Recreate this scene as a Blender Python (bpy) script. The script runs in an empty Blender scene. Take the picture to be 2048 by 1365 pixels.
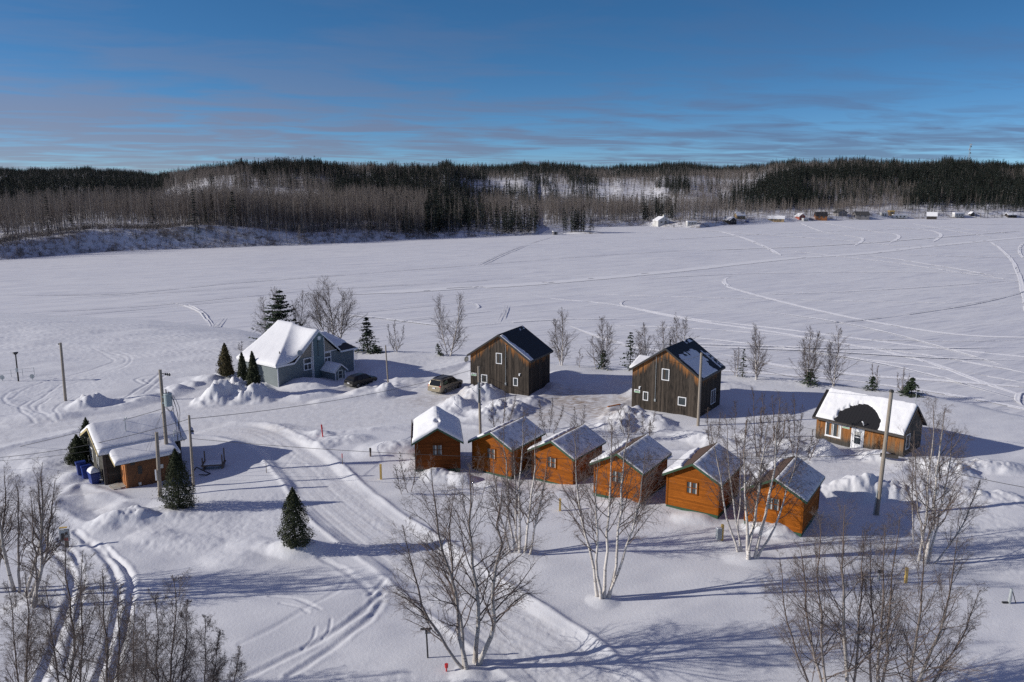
import bpy, math, random
import numpy as np
from mathutils import Vector, Matrix

random.seed(7); RNG = np.random.default_rng(7)
SC = bpy.context.scene
COL = SC.collection
PI = math.pi

# ---------------------------------------------------------------- camera model (the drone)
F, CX, CY, HOR, H = 1593.0, 1024.0, 682.5, 366.0, 25.0
PT = math.atan((CY - HOR) / F)
LAKE = -2.5

def ray(px, py):
    u = (CY - py) / F
    return ((px - CX) / F, math.cos(PT) + u * math.sin(PT), -math.sin(PT) + u * math.cos(PT))

def at_z(px, py, z=0.0):
    v = ray(px, py); t = (z - H) / v[2]
    return np.array([v[0] * t, v[1] * t, z])

def project(x, y, z):
    z = z - H
    d = y * math.cos(PT) - z * math.sin(PT); u = y * math.sin(PT) + z * math.cos(PT)
    return CX + F * x / d, CY - F * u / d

def height_to(p, py):
    """height above point p at which a vertical over p reaches picture row py"""
    a = (CY - py) / F
    # u = a d ;  y s + z c = a (y c - z s)
    s, c = math.sin(PT), math.cos(PT)
    z = (a * p[1] * c - p[1] * s) / (c + a * s)
    return z + H - p[2]

# ---------------------------------------------------------------- noise
def _hash(ix, iy, seed):
    n = (ix.astype(np.int64) * 374761393 + iy.astype(np.int64) * 668265263 + seed * 982451653) & 0x7fffffff
    n = ((n ^ (n >> 13)) * 1274126177) & 0x7fffffff
    return ((n ^ (n >> 16)) & 0xffff) / 65535.0

def vnoise(x, y, seed=0):
    x = np.asarray(x, float); y = np.asarray(y, float)
    ix = np.floor(x); iy = np.floor(y); fx = x - ix; fy = y - iy
    fx = fx * fx * fx * (fx * (fx * 6 - 15) + 10); fy = fy * fy * fy * (fy * (fy * 6 - 15) + 10)
    a = _hash(ix, iy, seed); b = _hash(ix + 1, iy, seed); c = _hash(ix, iy + 1, seed); d = _hash(ix + 1, iy + 1, seed)
    return (a + (b - a) * fx + (c - a) * fy + (a - b - c + d) * fx * fy) * 2 - 1

def fbm(x, y, seed=0, octv=4, gain=.5):
    s = 0; a = 1.0; t = 0; k = 1.0
    for i in range(octv):
        # turn each octave so the lattice never shows
        ca, sa = math.cos(.6 * i), math.sin(.6 * i)
        s = s + a * vnoise((x * ca - y * sa) * k, (x * sa + y * ca) * k, seed + i * 17); t += a; a *= gain; k *= 2.03
    return s / t

def sstep(a, b, x):
    t = np.clip((x - a) / (b - a), 0, 1); return t * t * (3 - 2 * t)

def poly_inside(x, y, P):
    ins = np.zeros(x.shape, bool); n = len(P)
    for i in range(n):
        x1, y1 = P[i]; x2, y2 = P[(i + 1) % n]
        if y1 == y2: continue
        c = ((y1 > y) != (y2 > y)) & (x < (x2 - x1) * (y - y1) / (y2 - y1) + x1)
        ins ^= c
    return ins

def seg_dist(x, y, P, closed=False):
    """distance to a polyline (signed side ignored) and arc position"""
    best = np.full(x.shape, 1e9); arc = np.zeros(x.shape); acc = 0
    n = len(P)
    for i in range(n if closed else n - 1):
        x1, y1 = P[i]; x2, y2 = P[(i + 1) % n]
        dx, dy = x2 - x1, y2 - y1; L2 = dx * dx + dy * dy + 1e-12
        t = np.clip(((x - x1) * dx + (y - y1) * dy) / L2, 0, 1)
        d = np.hypot(x - x1 - t * dx, y - y1 - t * dy)
        m = d < best
        best[m] = d[m]; arc[m] = (acc + t * math.sqrt(L2))[m]; acc += math.sqrt(L2)
    return best, arc

def smooth_line(P, n=8):
    """Catmull-Rom through points"""
    P = [np.array(p, float) for p in P]
    if len(P) < 3: return P
    Q = [2 * P[0] - P[1]] + P + [2 * P[-1] - P[-2]]; out = []
    for i in range(1, len(Q) - 2):
        a, b, c, d = Q[i - 1:i + 3]
        for k in range(n):
            t = k / n
            out.append(.5 * ((2 * b) + (c - a) * t + (2 * a - 5 * b + 4 * c - d) * t * t + (3 * b - a - 3 * c + d) * t ** 3))
    out.append(P[-1]); return out

# ---------------------------------------------------------------- buildings' frames (x, y, turn, floor z, width, depth, eave h, ridge h, side overhang, end overhang)
BARN1 = (-.17, 96.727, -.451, 0., 7.842, 6.31, 4.575, 7.203, .374, .268)
BARN2 = (18.758, 88.003, -.591, 0., 7.859, 6.73, 4.651, 7.35, .369, .276)
HOUSE = (34.782, 74.679, .764, -.05, 4.263, 8.351, 2.85, 4.62, .62, .207)
LODGE = (-34.485, 69.306, -.898, -.35, 6.389, 6.184, 2.93, 4.245, .404, .497)
CD = (4.074, 5.178, 2.894, 3.996, .266, .313)
CABINS = [(-6.818, 69.293, .111, .074), (-.42, 68.979, -.558, -.331), (4.895, 67.13, -.59, -.5), (9.735, 61.801, -.565, .241),
          (15.062, 59.312, -.556, .319), (20.304, 56.26, -.573, .291)]
TEAL = (-29.124, 96.149, .91)

# ---------------------------------------------------------------- near terrain
def pl(pts, z=0.0):
    return [tuple(at_z(a, b, z)[:2]) for a, b in pts]

_shore_px = [(-1400, 655), (0, 662), (300, 672), (480, 690), (600, 700), (700, 703), (860, 708), (950, 716), (1100, 729), (1240, 740),
             (1440, 752), (1600, 764), (1700, 776), (1842, 793), (1950, 815), (2048, 838), (2600, 900)]
_sh = np.array([at_z(a, b)[:2] for a, b in _shore_px])
_sh_u = _sh[:, 0] / _sh[:, 1]; _sh_y = _sh[:, 1]
_sh_w = np.interp(_sh_u, [-.64, -.35, -.2, .7], [45, 35, 10, 10])

def shore_y(u): return np.interp(u, _sh_u, _sh_y)

ROAD_R = smooth_line(pl([(1420, 1440), (1260, 1344), (1160, 1265), (1066, 1207), (980, 1150), (903, 1099), (820, 1045), (789, 1023), (714, 965), (672, 925), (639, 900), (600, 876), (560, 857), (520, 846), (470, 842), (380, 846)]), 5)
ROAD_L = smooth_line(pl([(1100, 1440), (1043, 1365), (970, 1308), (903, 1256), (820, 1188), (765, 1145), (720, 1110), (673, 1077), (618, 1029), (584, 985), (560, 951), (535, 924), (509, 900), (475, 882), (430, 872), (380, 870)]), 5)
ROAD = ROAD_R + ROAD_L[::-1]
YARD = pl([(-500, 905), (-200, 868), (0, 838), (130, 832), (240, 816), (340, 790), (410, 768), (480, 747), (500, 752), (515, 770), (545, 790), (600, 797), (655, 788), (690, 776),
           (700, 762), (735, 757), (745, 775), (700, 793), (640, 802), (760, 795), (800, 776), (800, 755), (860, 745), (935, 730), (936, 770), (900, 800), (880, 822), (930, 842), (1010, 838),
           (1060, 815), (1080, 800), (1120, 778), (1180, 772), (1255, 768), (1258, 800), (1215, 815), (1195, 840), (1190, 862), (1130, 868), (1010, 856), (920, 845), (830, 850),
           (700, 862), (640, 866), (560, 852), (470, 846), (380, 868), (250, 850), (160, 858), (60, 880), (-200, 945), (-500, 1010)])
YARD2 = pl([(1300, 880), (1380, 878), (1480, 895), (1560, 905), (1625, 925), (1690, 912), (1720, 902), (1740, 906), (1745, 915), (1800, 925), (1790, 940), (1740, 950), (1690, 952), (1640, 975), (1620, 950), (1500, 925), (1380, 905), (1300, 892)])
YARDL = pl([(160, 965), (215, 985), (250, 1003), (300, 1000), (330, 1005), (260, 1030), (180, 1040), (120, 1010), (140, 985)])

# mounds: px, py, half width px, half depth (m), height, roughness
MOUNDS = [
    (478, 789, 80, 4.2, 1.9, .75), (425, 800, 45, 3.0, .8, .7), (520, 795, 45, 2.5, .9, .5),
    (612, 770, 62, 3.2, .75, .15), (640, 785, 45, 1.6, .35, .25),
    (735, 786, 80, 2.2, .55, .35), (775, 786, 25, 2.0, .7, .5), (770, 742, 55, 3.5, 1.0, .35), (720, 728, 40, 2.5, .6, .2), (820, 760, 30, 2.0, .3, .3),
    (962, 790, 48, 3.2, 1.55, .8), (915, 812, 40, 3.0, .9, .8), (1010, 818, 55, 3.5, 1.1, .8), (1060, 805, 40, 2.4, .7, .5), (970, 830, 45, 2.5, .8, .8),
    (1130, 752, 40, 3.0, .5, .3), (1215, 762, 35, 2.2, .55, .5), (1110, 775, 25, 2.0, .45, .5),
    (1265, 838, 62, 3.0, 1.25, .7), (1235, 855, 40, 2.5, .8, .8), (1320, 848, 40, 3.0, .7, .35), (1380, 872, 50, 2.0, .6, .6), (1450, 775, 60, 3.0, .35, .3),
    (1430, 885, 50, 1.6, .5, .7), (1500, 880, 45, 1.8, .5, .8), (1580, 890, 40, 1.8, .6, .7),
    (1645, 905, 36, 2.0, 1.25, .6), (1735, 912, 22, 1.2, .5, .5), (1765, 915, 22, 1.2, .5, .4),
    (1712, 985, 58, 2.4, 1.8, .25), (1660, 990, 40, 1.8, .9, .5), (1765, 985, 45, 2.0, 1.2, .5), (1830, 985, 60, 2.2, .9, .75), (1900, 945, 70, 2.4, .9, .7), (1980, 935, 90, 2.6, .8, .6),
    (1920, 990, 60, 2.0, .5, .8), (2010, 1000, 70, 2.0, .5, .8), (1850, 930, 40, 2.0, .5, .5), (1440, 1000, 40, 1.4, .4, .3),
    (878, 952, 40, 1.7, .9, .5), (925, 958, 32, 1.6, .7, .4), (990, 968, 45, 1.5, .45, .35), (1110, 990, 50, 1.2, .35, .2), (1245, 1013, 50, 1.2, .3, .2), (1390, 1042, 55, 1.3, .4, .2),
    (1555, 1070, 45, 1.3, .75, .35), (1510, 1060, 30, 1.2, .6, .3),
    (800, 900, 60, 2.6, .7, .25), (750, 905, 50, 2.5, .45, .15), (700, 882, 55, 2.0, .4, .6), (640, 872, 40, 1.5, .3, .8), (830, 935, 40, 2.0, .35, .15), (655, 892, 30, 1.5, .35, .5),
    (175, 812, 40, 2.6, 0.71, 0.36), (215, 806, 28, 2, 0.50, 0.36), (285, 797, 60, 2.2, 0.40, 0.36), (100, 835, 70, 2, 0.25, 0.36), (30, 845, 70, 2, 0.19, 0.36),
    (350, 780, 40, 2, 0.31, 0.24), (420, 758, 70, 2.2, 0.37, 0.16),
    (95, 930, 60, 3, 0.50, 0.32), (60, 915, 60, 3, 0.31, 0.32), (140, 950, 30, 1.6, 0.37, 0.24), (185, 990, 55, 1.6, 0.34, 0.16), (235, 1012, 45, 1.2, 0.31, 0.16), (20, 960, 60, 2.5, 0.31, 0.32),
    (250, 1035, 60, 1.8, 0.56, 0.36), (320, 1030, 70, 1.6, 0.37, 0.36), (380, 1085, 80, 1.6, 0.22, 0.36), (460, 1120, 70, 1.4, 0.19, 0.36), (210, 1050, 40, 1.6, 0.37, 0.36), (310, 1070, 60, 1.6, 0.25, 0.36),
    (600, 1102, 62, 1.6, 0.46, 0.12), (640, 1100, 36, 1.3, 0.22, 0.12), (545, 1095, 40, 1.4, 0.22, 0.32), (500, 1090, 50, 1.6, 0.19, 0.24),
    (355, 1015, 50, 1.4, 0.19, 0.16), (510, 905, 40, 2, 0.19, 0.16),
    (940, 1348, 40, 1.2, 0.25, 0.08), (1205, 1200, 35, 1, 0.19, 0.08), (1500, 1118, 60, 1.3, 0.22, 0.08), (1045, 1108, 40, 1, 0.19, 0.08), (1850, 1128, 45, 1.1, 0.22, 0.16),
    (60, 1215, 50, 1.2, 0.31, 0.36), (120, 1110, 40, 1.2, 0.19, 0.36), (90, 1090, 40, 1.2, 0.19, 0.36),
    (352, 778, 26, 1.4, .5, .25), (382, 769, 28, 1.4, .55, .2), (415, 760, 30, 1.4, .55, .2), (448, 750, 30, 1.4, .5, .2), (180, 812, 36, 2.2, .6, .7), (590, 1100, 60, 1.5, .3, .1), (270, 1040, 50, 1.4, .5, .5),
]
_md = []
for (a, b, rx, ry, h, ro) in MOUNDS:
    p = at_z(a, b); sc = math.hypot(p[1], H) / F
    _md.append((p[0], p[1], rx * sc, ry, h, ro))

# ruts: polyline px, half width m, depth m
RUTS = [
    ([(150, 1062), (205, 1108), (232, 1155), (236, 1205), (218, 1285), (196, 1365), (180, 1420)], .24, .26),
    ([(182, 1080), (240, 1125), (264, 1165), (256, 1230), (240, 1300), (226, 1365), (215, 1420)], .24, .26),
    ([(205, 1086), (252, 1140), (266, 1175)], .16, .12),
    ([(88, 1068), (100, 1095), (142, 1140), (145, 1180), (128, 1235), (106, 1300), (80, 1365), (60, 1400)], .3, .3),
    ([(118, 1075), (150, 1110), (165, 1160), (160, 1210), (148, 1270), (130, 1340)], .2, .15),
    ([(765, 1185), (722, 1225), (665, 1265), (600, 1300), (520, 1340), (440, 1380)], .25, .16),
    ([(765, 1200), (740, 1235), (690, 1275), (640, 1310), (580, 1350)], .25, .15),
    ([(540, 1190), (590, 1197), (620, 1212), (640, 1222)], .16, .1), ([(560, 1208), (595, 1217), (615, 1228)], .12, .08),
    ([(632, 1255), (626, 1275), (605, 1295)], .11, .08), ([(662, 1240), (658, 1260), (645, 1275)], .11, .08),
    ([(640, 1115), (690, 1140), (722, 1165), (745, 1185)], .25, .12),
    ([(700, 1150), (660, 1190), (560, 1250), (480, 1290)], .22, .06),
    ([(770, 1160), (740, 1190)], .2, .12),
    ([(0, 745), (60, 740), (130, 731), (200, 720)], .25, .08), ([(0, 760), (80, 748), (170, 735)], .2, .06),
    ([(345, 742), (310, 748), (272, 758), (283, 768), (320, 775), (345, 790)], .22, .14), ([(362, 745), (330, 752), (290, 760), (300, 768), (335, 774)], .2, .12),
    ([(320, 745), (300, 765), (262, 790), (235, 810)], .22, .16), ([(335, 745), (312, 768), (280, 795)], .2, .12),
    ([(200, 700), (240, 706), (262, 716), (252, 733), (215, 745), (150, 757)], .2, .08), ([(215, 705), (248, 715), (245, 728), (190, 745), (100, 765)], .2, .08), ([(180, 695), (215, 712), (225, 725), (160, 745), (60, 775), (20, 800)], .22, .08),
    ([(230, 725), (160, 745), (90, 765), (20, 785), (10, 805), (60, 825)], .22, .1), ([(120, 770), (90, 790), (60, 815), (100, 840)], .2, .1), ([(100, 795), (75, 820), (110, 842)], .2, .1), ([(60, 800), (40, 820), (70, 845)], .2, .1), ([(140, 800), (110, 820), (120, 838)], .18, .1),
    ([(250, 735), (180, 752), (110, 772), (30, 792)], .2, .08), ([(240, 745), (170, 760), (60, 795)], .2, .07),
    ([(620, 775), (700, 742), (800, 730), (900, 725)], .3, .1), ([(640, 850), (720, 846), (800, 858), (850, 868)], .25, .05), ([(640, 862), (720, 855), (800, 866)], .25, .05),
    ([(880, 740), (800, 765), (770, 790)], .25, .07), ([(930, 735), (860, 760), (790, 795)], .25, .07),
    ([(590, 905), (556, 938), (520, 905)], .15, .04),
]
_rt = []
for P_, w_, d_ in RUTS:
    L_ = smooth_line(pl(P_), 6); a_ = np.array(L_)
    _rt.append((L_, w_, d_, a_.min(0) - 2.5, a_.max(0) + 2.5))

_bz = [(c[0], c[1], c[3], 4.0) for c in CABINS] + [(BARN1[0], BARN1[1], 0, 8), (BARN2[0], BARN2[1], 0, 8), (HOUSE[0], HOUSE[1], -.05, 6), (LODGE[0], LODGE[1], -.35, 7), (LODGE[0] + 4, LODGE[1] - 4, -.6, 5), (-24, 102, 0, 9)]

def ground(x, y, want_masks=False):
    x = np.asarray(x, float); y = np.asarray(y, float)
    sh = x.shape; x = x.ravel(); y = y.ravel()
    u = x / np.maximum(y, 1e-3)
    num = np.zeros_like(x); den = np.full_like(x, .25)
    for bx, by, bz, br in _bz:
        w = np.exp(-((x - bx) ** 2 + (y - by) ** 2) / br ** 2); num += w * bz; den += w
    h = num / den
    # road and yards
    ring = seg_dist(x, y, ROAD_R); ringL = seg_dist(x, y, ROAD_L)
    inr = poly_inside(x, y, ROAD)
    dR, aR = ring; dL, aL = ringL
    dmin = np.minimum(dR, dL)
    road = np.where(inr, sstep(0, .9, dmin), 0)
    iny = poly_inside(x, y, YARD) | poly_inside(x, y, YARD2) | poly_inside(x, y, YARDL)
    dy = np.minimum(np.minimum(seg_dist(x, y, YARD, True)[0], seg_dist(x, y, YARD2, True)[0]), seg_dist(x, y, YARDL, True)[0])
    yard = np.where(iny, sstep(0, 1.6, dy), 0)
    packed = np.maximum(road, yard)
    off = 1 - packed
    # wind-laid drifts, long across the wind
    cx, cy = x * .96 + y * .28, -x * .28 + y * .96
    h = h + off * (.24 * fbm(cx / 9, cy / 4.5, 3, 2) + .05 * fbm(cx / 3.2, cy / 1.3, 9, 2))
    rgh = sstep(.1, .6, fbm(x / 11, y / 11, 41, 2))
    h = h + off * rgh * .06 * np.abs(fbm(x / .7, y / .7, 23, 3))
    # sharp little wind ridges towards the lake
    shd = y - shore_y(u)
    far = sstep(-38, -8, shd) * np.where(u < -.2, 1, .35)
    rid = 1 - np.abs(fbm(cx / 15, cy / 1.2, 77, 2)); rid2 = 1 - np.abs(fbm(cx / 7, cy / .6, 78, 2))
    h = h + off * far * (.12 * np.clip(rid - .72, 0, 1) * 3 + .05 * np.clip(rid2 - .7, 0, 1) * 3)
    h = h - .16 * road - .15 * yard
    # road: fine longitudinal tracks + churn
    lat = dR + .25 * vnoise(aR / 7, aR * 0, 5)
    st = vnoise(lat * 3.1, aR / 25, 61) * .5 + vnoise(lat * 7.3, aR / 30, 62) * .5
    churn = fbm(x / .28, y / .28, 31, 2)
    cm = .35 + .65 * sstep(-.2, .5, vnoise(lat * .9, aR / 30, 63))
    h = h + road * (.026 * st + .022 * churn * cm)
    h = h + yard * (.018 * fbm(x / .5, y / .5, 33, 2) + .03 * vnoise(cx / 9, cy / .5, 34))
    # banks left by the plough
    lump = .7 + .35 * fbm(x / 2.2, y / 2.2, 13, 2) + .3 * sstep(52, 75, y) * fbm(x / .6, y / .6, 14, 2)
    bankR = np.exp(-((np.where(inr, -dR, dR) - .26) / .26) ** 2); bankL = np.exp(-((np.where(inr, -dL, dL) - .24) / .22) ** 2)
    endf = sstep(0, 6, np.abs(aR - ROAD_LEN))
    h = h + (.16 * bankR + .12 * bankL) * lump * (1 - yard) * endf
    h = h + .2 * np.exp(-((np.where(iny, -dy, dy) - .5) / .5) ** 2) * lump * (1 - road)
    # mounds
    for mx, my, rx, ry, mh, ro in _md:
        m = (np.abs(x - mx) < rx * 1.35) & (np.abs(y - my) < ry * 1.35)
        if not m.any(): continue
        xx = x[m]; yy = y[m]
        wob = 1 + .28 * fbm(xx / (rx * .6), yy / (ry * .6), int(abs(mx * 7)) + 3, 3) * (.3 + ro)
        r = np.hypot((xx - mx) / rx, (yy - my) / ry) / wob
        b = np.clip(1 - r * r, 0, 1) ** 1.5
        rg = fbm(xx / 1.5, yy / 1.5, 55, 3)
        lum = fbm(xx / .62, yy / .62, 56, 3, .6)
        h[m] += .86 * mh * b * (1 + ro * .75 * rg + ro * .52 * lum)
    # ruts
    for L_, w_, d_, lo, hi in _rt:
        m = (x > lo[0]) & (x < hi[0]) & (y > lo[1]) & (y < hi[1])
        if not m.any(): continue
        d, a = seg_dist(x[m], y[m], L_)
        d = d + .05 * vnoise(a * 1.3, a * 0 + w_, 88)
        d_ = d_ * .45; w_ = w_ * .78
        h[m] += -d_ * np.exp(-(d / w_) ** 2) + .4 * d_ * np.exp(-((d - 1.9 * w_) / (.7 * w_)) ** 2) * (.6 + .6 * fbm(x[m] / .5, y[m] / .5, 91, 2))
    # drop to the lake
    w = np.interp(u, _sh_u, _sh_w)
    k = sstep(0, 1, shd / w)
    h = h * (1 - k * .9) + k * (LAKE - .35)
    if want_masks:
        return h.reshape(sh), inr.reshape(sh), iny.reshape(sh), packed.reshape(sh)
    return h.reshape(sh)

_a = np.array(ROAD_R); ROAD_LEN = np.hypot(*np.diff(_a, axis=0).T).sum()

def G(px, py):
    """point of the near ground seen at a picture point"""
    z = 0.0
    for _ in range(9):
        p = at_z(px, py, z); z = z + .75 * (float(ground(np.array([p[0]]), np.array([p[1]]))[0]) - z)
    return at_z(px, py, z)

# ---------------------------------------------------------------- far terrain
_fs_px = [(-1500, 590), (-700, 560), (0, 522), (200, 505), (400, 497), (600, 491), (800, 481), (950, 475), (1074, 471), (1078, 458), (1180, 456), (1280, 452),
          (1330, 455), (1400, 457), (1440, 452), (1500, 447), (1600, 443), (1700, 441), (1800, 438.5), (1900, 437.5), (2048, 436.5), (2700, 432)]
_fs = np.array([at_z(a, b, LAKE)[:2] for a, b in _fs_px]); _fs_u = _fs[:, 0] / _fs[:, 1]
_hu = lambda px: (px - CX) / F / math.cos(PT)
_bank_u = [_hu(a) for a in (-700, 0, 120, 250, 330, 400, 470, 520, 600, 660, 720, 780, 850, 1076, 1090, 1280, 1320, 1440, 1640, 1720, 1830, 1870, 1950, 2048, 2600)]
_bank_h = [5, 4.5, 6.5, 8.6, 7.6, 8.8, 8.6, 7.6, 5, 4.6, 5.0, 3.6, 2.0, 1.2, 2.2, 1.6, 3.2, 2.0, 2.6, 4.5, 5.0, 4.2, 5.0, 3.5, 4]
_rg_px = [(-900, 330), (0, 336), (150, 338), (250, 341), (330, 346), (390, 340), (440, 335), (520, 332), (650, 328), (800, 331), (900, 333), (960, 334), (1050, 328), (1200, 331), (1350, 326), (1430, 333), (1500, 331),
          (1560, 326), (1640, 321), (1700, 320), (1850, 323), (1950, 325), (2048, 327), (2700, 325)]
_rg_u = [_hu(a) for a, _ in _rg_px]
_rg_d = np.interp(_rg_u, [_hu(a) for a in (-900, 250, 340, 420, 900, 960, 1450, 1560, 2048)], [1500, 1500, 1450, 900, 1000, 1450, 1500, 1150, 1150])
_rg_z = [H + d * (HOR - v) / F / 1.0 - 9.0 for (a, v), d in zip(_rg_px, _rg_d)]

def far_shore(u): return np.interp(u, _fs_u, _fs[:, 1])

def hills(u, y, raw=False):
    """height of the far shore at x = u*y"""
    ys = far_shore(u); yr = np.interp(u, _rg_u, _rg_d); bk = np.interp(u, _bank_u, _bank_h); zr = np.interp(u, _rg_u, _rg_z) + 3.2 * vnoise(u * 26, u * 0, 401) + 2.2 * vnoise(u * 75, u * 0, 402)
    d = y - ys; x = u * y
    bw = np.where(bk > 3.5, 16, 14)
    b = LAKE - .3 + (bk + .3) * sstep(0, 1, d / bw)
    b = b + sstep(2, 14, d) * .9 * fbm(x / 14, y / 14, 71, 3)
    t = np.clip((d - bw) / (yr - ys - bw), 0, 1.0)
    z = b + (zr - (LAKE + bk)) * (.75 * t + .25 * t * t * (3 - 2 * t))
    z = z + 9 * fbm(x / 210, y / 210, 81, 3) * np.sin(PI * t)
    over = np.clip(y - yr, 0, None)
    return z - over * .03

ISLES = []
def far_height(x, y):
    x = np.asarray(x, float); y = np.asarray(y, float)
    return np.where(y - far_shore(x / y) > 0, hills(x / y, y), LAKE)

def FG(px, py):
    """point of the far terrain or lake at a picture point"""
    v = ray(px, py)
    t = np.concatenate([np.linspace(150, 900, 3000), np.linspace(900, 1800, 1200)])
    z = H + v[2] * t
    g = far_height(v[0] * t, v[1] * t)
    i = int(np.argmax(z < g)); t = t[i]
    return np.array([v[0] * t, v[1] * t, g[i]])
# ---------------------------------------------------------------- materials
MATS = {}
def new_mat(name):
    m = bpy.data.materials.new(name); m.use_nodes = True; nt = m.node_tree
    b = nt.nodes['Principled BSDF']; MATS[name] = m
    return m, nt, b

def N(nt, t, **kw):
    n = nt.nodes.new(t)
    for k, v in kw.items():
        if k.startswith('i_'):
            key = k[2:]; key = int(key) if key.isdigit() else key.replace('_', ' ')
            n.inputs[key].default_value = v
        else: setattr(n, k, v)
    return n

def ramp(nt, src, stops, interp='LINEAR'):
    r = nt.nodes.new('ShaderNodeValToRGB'); e = r.color_ramp.elements; r.color_ramp.interpolation = interp
    while len(e) < len(stops): e.new(.5)
    for i, (p, c) in enumerate(stops):
        e[i].position = p; e[i].color = (c, c, c, 1) if not hasattr(c, '__len__') else (*c, 1)
    nt.links.new(src, r.inputs[0]); return r.outputs[0]

def mixc(nt, fac, a, b, mode='MIX'):
    m = nt.nodes.new('ShaderNodeMix'); m.data_type = 'RGBA'; m.blend_type = mode
    for i, v in ((0, fac), (6, a), (7, b)):
        if hasattr(v, 'is_output') or isinstance(v, bpy.types.NodeSocket): nt.links.new(v, m.inputs[i])
        elif i == 0: m.inputs[0].default_value = v
        else: m.inputs[i].default_value = (*v, 1)
    return m.outputs[2]

def noise(nt, vec, scale, detail=3, rough=.55, stretch=None, dist=0.0):
    n = N(nt, 'ShaderNodeTexNoise'); n.inputs['Scale'].default_value = scale; n.inputs['Detail'].default_value = detail
    n.inputs['Roughness'].default_value = rough; n.inputs['Distortion'].default_value = dist
    if stretch is not None:
        mp = N(nt, 'ShaderNodeMapping', vector_type='TEXTURE'); mp.inputs['Scale'].default_value = [1 / v for v in stretch[:3]]
        if len(stretch) > 3: mp.inputs['Rotation'].default_value = (0, 0, stretch[3])
        nt.links.new(vec, mp.inputs['Vector']); vec = mp.outputs[0]
    nt.links.new(vec, n.inputs['Vector']); return n.outputs['Fac']

def bump(nt, b, hgt, strength, dist):
    n = N(nt, 'ShaderNodeBump'); n.inputs['Strength'].default_value = strength; n.inputs['Distance'].default_value = dist
    nt.links.new(hgt, n.inputs['Height']); nt.links.new(n.outputs[0], b.inputs['Normal']); return n

def math_n(nt, op, a, b=None, clamp=False):
    n = N(nt, 'ShaderNodeMath', operation=op); n.use_clamp = clamp
    for i, v in enumerate((a, b)):
        if v is None: continue
        if isinstance(v, bpy.types.NodeSocket): nt.links.new(v, n.inputs[i])
        else: n.inputs[i].default_value = v
    return n.outputs[0]

def attr(nt, name): return N(nt, 'ShaderNodeAttribute', attribute_name=name).outputs['Fac']
def objco(nt): return N(nt, 'ShaderNodeTexCoord').outputs['Object']
def pos(nt): return N(nt, 'ShaderNodeNewGeometry').outputs['Position']
def rnd_obj(nt): return N(nt, 'ShaderNodeObjectInfo').outputs['Random']

def plain(name, col, rough=.6, metal=0.0, var=.0, scale=4.0, spec=None):
    m, nt, b = new_mat(name)
    b.inputs['Roughness'].default_value = rough; b.inputs['Metallic'].default_value = metal
    if spec is not None: b.inputs['Specular IOR Level'].default_value = spec
    if var:
        f = noise(nt, objco(nt), scale, 4)
        c = mixc(nt, ramp(nt, f, [(.3, 0.), (.7, 1.)]), tuple(v * (1 - var) for v in col), tuple(min(1, v * (1 + var)) for v in col))
        nt.links.new(c, b.inputs['Base Color'])
    else: b.inputs['Base Color'].default_value = (*col, 1)
    return m

SNOW_C, PACK_C = (.70, .71, .74), (.71, .72, .745)

def make_snow_ground():
    m, nt, b = new_mat('snow_ground'); p = pos(nt)
    b.inputs['Roughness'].default_value = .75; b.inputs['Specular IOR Level'].default_value = .25
    pk = attr(nt, 'packed'); dt = attr(nt, 'dirt')
    n1 = noise(nt, p, .09, 3); n2 = noise(nt, p, 1.7, 4)
    c = mixc(nt, ramp(nt, n1, [(.35, 0.), (.65, 1.)]), SNOW_C, tuple(v * .95 for v in SNOW_C))
    pc = mixc(nt, ramp(nt, n2, [(.35, 0.), (.7, 1.)]), PACK_C, (.65, .65, .665))
    c = mixc(nt, pk, c, pc)
    # sand and gravel scraped up by the plough
    g = noise(nt, p, .9, 5, .65, (1, 2.6, 1, .35))
    k = math_n(nt, 'MULTIPLY', ramp(nt, g, [(.40, 0.), (.58, 1.)]), dt, True)
    c = mixc(nt, k, c, (.30, .235, .18))
    nt.links.new(c, b.inputs['Base Color'])
    f = noise(nt, p, 5.0, 5, .6); f2 = noise(nt, p, 16.0, 3, .6)
    s = math_n(nt, 'ADD', f, math_n(nt, 'MULTIPLY', f2, .35))
    bump(nt, b, s, .35, .05)
    return m

def make_lake():
    m, nt, b = new_mat('lake_snow'); p = pos(nt)
    b.inputs['Roughness'].default_value = .7; b.inputs['Specular IOR Level'].default_value = .25
    n0 = noise(nt, p, .012, 3); n1 = noise(nt, p, .035, 5, .6, (1, 6, 1, .52)); n2 = noise(nt, p, .09, 5, .62, (1, 9, 1, .50)); n3 = noise(nt, p, .9, 4, .6, (1, 4, 1, .42))
    c = mixc(nt, ramp(nt, n1, [(.38, 0.), (.62, 1.)]), (.625, .635, .685), (.725, .73, .755))
    c = mixc(nt, ramp(nt, n0, [(.35, 0.), (.65, .7)]), c, (.73, .735, .755))
    # thin darker grey streaks left by the wind
    c = mixc(nt, ramp(nt, n2, [(.55, 0.), (.64, .75)]), c, (.50, .515, .575))
    c = mixc(nt, ramp(nt, noise(nt, p, .14, 4, .6, (1, 12, 1, .47)), [(.60, 0.), (.68, .6)]), c, (.44, .455, .52))
    nt.links.new(c, b.inputs['Base Color'])
    s = math_n(nt, 'ADD', math_n(nt, 'MULTIPLY', n1, 1.8), math_n(nt, 'MULTIPLY', n2, .7))
    bump(nt, b, s, .7, .3)
    return m

def make_trail():
    m, nt, b = new_mat('trail_snow'); p = pos(nt)
    n = noise(nt, p, .5, 4)
    nt.links.new(mixc(nt, n, (.93, .93, .94), (.86, .86, .88)), b.inputs['Base Color']); b.inputs['Roughness'].default_value = .8
    bump(nt, b, noise(nt, p, 2.5, 4), .5, .12)
    return m

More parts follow.
